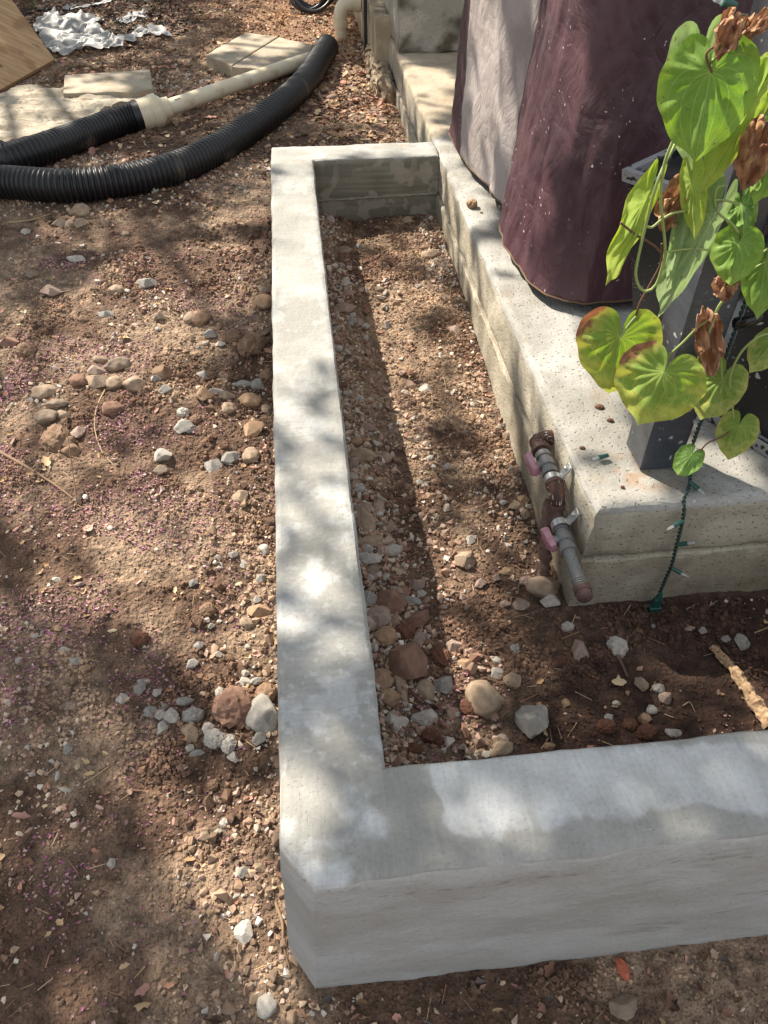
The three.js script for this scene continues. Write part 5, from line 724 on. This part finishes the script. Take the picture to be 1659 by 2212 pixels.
// ---------------------------------------------------------------- the tree that shades the yard
{
  const GAPS = [[-0.41,-2.24,0.20,0.16,1.00],[-0.47,-2.14,0.13,0.12,1.00],[-0.24,-2.40,0.14,0.12,1.00],[-0.08,-2.36,0.06,0.10,0.80],[-0.61,-2.64,0.20,0.12,0.80],[-0.24,-2.63,0.20,0.10,0.70],[-0.72,-2.02,0.11,0.16,1.00],[-0.53,-1.79,0.16,0.17,1.00],[-0.33,-1.71,0.12,0.14,0.90],[-0.65,-1.60,0.11,0.12,1.00],[-0.36,-1.50,0.19,0.17,1.00],[-0.54,-1.42,0.17,0.13,1.00],[-0.20,-1.46,0.12,0.19,1.00],[-0.09,-1.57,0.06,0.12,0.80],[-0.39,-1.28,0.14,0.15,1.00],[-0.21,-1.21,0.12,0.17,1.00],[-0.10,-1.28,0.08,0.15,0.90],[-0.23,-1.07,0.09,0.11,1.00],[-0.34,-1.15,0.08,0.10,1.00],[-0.17,-0.95,0.08,0.08,1.00],[-0.09,-0.94,0.04,0.11,0.90],[-0.09,-1.12,0.04,0.09,1.00],[-0.09,-0.83,0.04,0.07,0.80],[-0.22,-0.81,0.07,0.05,0.60],[-0.39,-0.75,0.04,0.08,0.50],[-0.34,-0.68,0.03,0.06,0.40],[-0.26,-0.70,0.05,0.05,0.60],[-0.21,-0.63,0.08,0.05,1.00],[-0.25,-0.59,0.05,0.07,1.00],[-0.21,-0.53,0.05,0.06,1.00],[-0.19,-0.50,0.04,0.05,1.00],[-0.15,-0.45,0.05,0.06,1.00],[-0.14,-0.40,0.03,0.06,1.00],[-0.12,-0.35,0.02,0.04,0.80],[-0.10,-0.66,0.03,0.06,0.70],[0.22,-5.28,0.25,0.51,1.00],[-0.01,-5.60,0.35,0.31,0.80],[-0.85,-5.18,0.35,0.54,0.90],[-0.94,-3.79,0.30,0.26,0.90],[-1.04,-3.50,0.14,0.18,1.00],[-0.77,-4.27,0.16,0.20,0.80],[-0.21,-4.71,0.10,0.23,1.00],[0.10,-4.63,0.13,0.23,1.00],[0.45,-3.98,0.14,0.37,1.00],[0.26,-3.79,0.09,0.20,0.70],[0.54,-3.50,0.12,0.24,0.80],[-0.14,-4.05,0.20,0.15,0.80],[-0.27,-3.53,0.18,0.12,0.60],[-0.50,-3.24,0.23,0.08,0.70],[-0.38,-2.91,0.18,0.11,0.70],[-0.02,-3.00,0.09,0.14,0.70],[-0.08,-2.76,0.10,0.11,0.80],[0.29,-2.48,0.13,0.09,1.00],[0.28,-2.12,0.09,0.14,1.00],[0.27,-1.86,0.08,0.14,1.00],[0.26,-1.56,0.07,0.15,1.00],[0.26,-1.29,0.07,0.12,1.00],[0.25,-1.05,0.05,0.08,0.80],[0.26,-0.89,0.05,0.06,0.80],[0.26,-0.72,0.05,0.08,0.90],[0.26,-0.61,0.05,0.06,0.90],[0.23,-0.51,0.03,0.05,0.80],[0.26,-0.35,0.04,0.06,0.50],[0.21,-0.16,0.03,0.05,1.00],[0.44,-0.11,0.04,0.03,0.60],[0.45,-0.06,0.04,0.03,0.70],[0.71,-0.11,0.06,0.03,0.40],[0.33,-0.14,0.02,0.02,0.50],[0.54,-2.54,0.20,0.05,1.00],[0.54,-2.35,0.11,0.14,0.90],[0.70,-2.50,0.07,0.11,0.80],[0.43,-2.00,0.09,0.10,1.00],[0.56,-2.05,0.07,0.09,0.70],[0.42,-1.72,0.09,0.08,1.00],[0.61,-1.72,0.07,0.11,1.00],[0.45,-1.55,0.11,0.08,0.90],[0.60,-1.54,0.06,0.13,1.00],[0.60,-1.41,0.06,0.10,1.00],[0.42,-1.25,0.09,0.07,0.70],[0.37,-0.98,0.06,0.08,1.00],[0.48,-1.07,0.06,0.07,0.80],[0.41,-0.89,0.08,0.05,0.60],[0.55,-0.97,0.04,0.07,0.70],[0.35,-0.69,0.08,0.04,0.45],[0.36,-0.53,0.05,0.04,0.50],[0.46,-0.67,0.04,0.04,0.40],[0.29,-0.79,0.06,0.07,0.40],[0.80,-2.07,0.04,0.21,1.00],[0.79,-1.55,0.06,0.15,1.00],[0.81,-1.42,0.07,0.09,1.00],[0.83,-1.24,0.08,0.12,1.00],[0.84,-1.05,0.08,0.14,1.00],[0.83,-0.87,0.06,0.10,1.00],[0.81,-0.76,0.05,0.08,1.00],[0.85,-0.69,0.07,0.05,0.90],[0.96,-0.69,0.05,0.05,0.80],[1.06,-0.68,0.05,0.04,0.70],[1.07,-0.76,0.04,0.03,1.00],[0.84,-3.24,0.12,0.16,1.00],[0.82,-2.97,0.09,0.11,1.00],[0.80,-2.70,0.07,0.07,0.80],[0.79,-2.42,0.05,0.09,1.00],[0.74,-2.20,0.04,0.06,1.00],[0.72,-1.92,0.04,0.06,1.00],[0.69,-1.66,0.04,0.05,1.00],[0.68,-1.42,0.04,0.05,1.00],[0.69,-1.12,0.03,0.05,0.90],[1.09,-1.93,0.07,0.10,1.00],[0.95,-2.06,0.06,0.08,1.00],[0.94,-1.62,0.04,0.05,0.90],[1.15,-1.39,0.08,0.11,0.90], [0.27, -2.2, 0.10, 0.5, 0.8], [0.26, -1.4, 0.10, 0.5, 0.8], [0.26, -0.75, 0.09, 0.3, 0.75], [-0.45, -2.0, 0.22, 0.22, 1], [-0.3, -2.3, 0.2, 0.2, 1], [-0.62, -1.7, 0.2, 0.2, 1], [-0.25, -1.35, 0.2, 0.25, 1], [-0.5, -1.25, 0.16, 0.14, 1], [0.92, -1.6, 0.1, 0.12, 1], [1.06, -1.42, 0.1, 0.12, 1], [1.22, -1.22, 0.1, 0.12, 1], [0.9, -2.1, 0.07, 0.08, 0.8], [1.1, -1.82, 0.08, 0.08, 0.8], [1.20, -0.18, 0.15, 0.13, 1], [1.12, -0.30, 0.13, 0.12, 1], [1.0, -0.45, 0.16, 0.10, 1], [1.10, -0.5, 0.08, 0.08, 0.8],[0.96,-1.55,0.05,0.07,0.90]];
  const tree = thing('shade_tree', 'broad leafy tree standing behind the yard', 'tree');
  const barkM = std({ color: lin(0.14, 0.10, 0.075) });
  mesh('trunk', capTube(curve([V(-4.6, -0.1, -9.6), V(-4.55, 1.6, -9.5), V(-4.4, 3.2, -9.1), V(-4.2, 4.4, -8.4)]), (s) => 0.26 - 0.12 * s + 0.06 * Math.exp(-s * 9), 30, 16), barkM, tree);
  const at = (x, z, y) => V(x + SUN.x / SUN.y * y, y, z + SUN.z / SUN.y * y);
  for (const [x, z, y] of [[-1.2, -4.8, 4.5], [0.2, -3.2, 4.4], [-0.6, -0.6, 4.2], [0.5, 0.1, 4.1], [1.3, -2.5, 4.5], [1.6, -4.2, 4.7], [-1.7, -2.2, 4.3], [-2.0, -5.5, 5.0]]) { const e = at(x, z, y), m = V(-4.2, 4.3, -8.4).lerp(e, 0.5).add(V(0, 0.35, 0)); mesh('branch', capTube(curve([V(-4.25, 4.25, -8.5), m, e]), (s) => 0.034 - 0.028 * s, 24, 8), barkM, tree); }
  const lg = (() => { const g = new THREE.BufferGeometry(); g.setAttribute('position', new THREE.Float32BufferAttribute([0, 0, -1, 0.42, 0.08, -0.3, 0.40, 0.08, 0.25, 0, 0, 1, -0.40, 0.08, 0.25, -0.42, 0.08, -0.3], 3)); g.setIndex([0, 1, 5, 1, 2, 5, 5, 2, 4, 2, 3, 4]); g.computeVertexNormals(); return g; })();
  const lm = phys({ color: lin(0.06, 0.13, 0.025), transmission: 0.12, roughness: 0.95, thickness: 0, side: THREE.DoubleSide });
  const N = 46000, im = new THREE.InstancedMesh(lg, lm, N); im.name = 'crown'; let k = 0, guard = 0;
  while (k < N && guard++ < N * 30) {
    let x, z; const wide = rnd() < 0.22; if (wide) { x = rr(-6, 5); z = rr(-9, 3); if (x > -2.3 && x < 1.9 && z > -6.6 && z < 0.7) continue; } else { x = rr(-2.3, 1.9); z = rr(-6.6, 0.7); }
    let lit = 0; for (const [gx, gz, rx, rz, s] of GAPS) { const q = Math.pow((x - gx) / (rx * 1.2 + 0.02), 2) + Math.pow((z - gz) / (rz * 1.2 + 0.02), 2); if (q < 1.3) lit = Math.max(lit, s * smooth(1.3, 0.75, q)); }
    const nz = fb(x * 3, z * 3, 3, 0, 171); const keep = clamp(1 - lit) * (0.98 + 0.35 * nz) + (lit > 0.5 ? 0.01 : 0); if (rnd() > (wide ? smooth(-0.1, 0.2, nz) : keep)) continue;
    const y = rr(3.7, 4.9) + 0.6 * nz; const p = at(x, z, y); dummy.position.copy(p); dummy.rotation.set(rr(-0.7, 0.7), rr(0, 6.28), rr(-0.7, 0.7)); const s = rr(0.035, 0.055); dummy.scale.set(s, s, s); dummy.updateMatrix(); im.setMatrixAt(k++, dummy.matrix);
  }
  im.count = k; im.castShadow = true; im.userData.kind = 'stuff'; tree.add(im);
}
renderer.render(scene, camera);
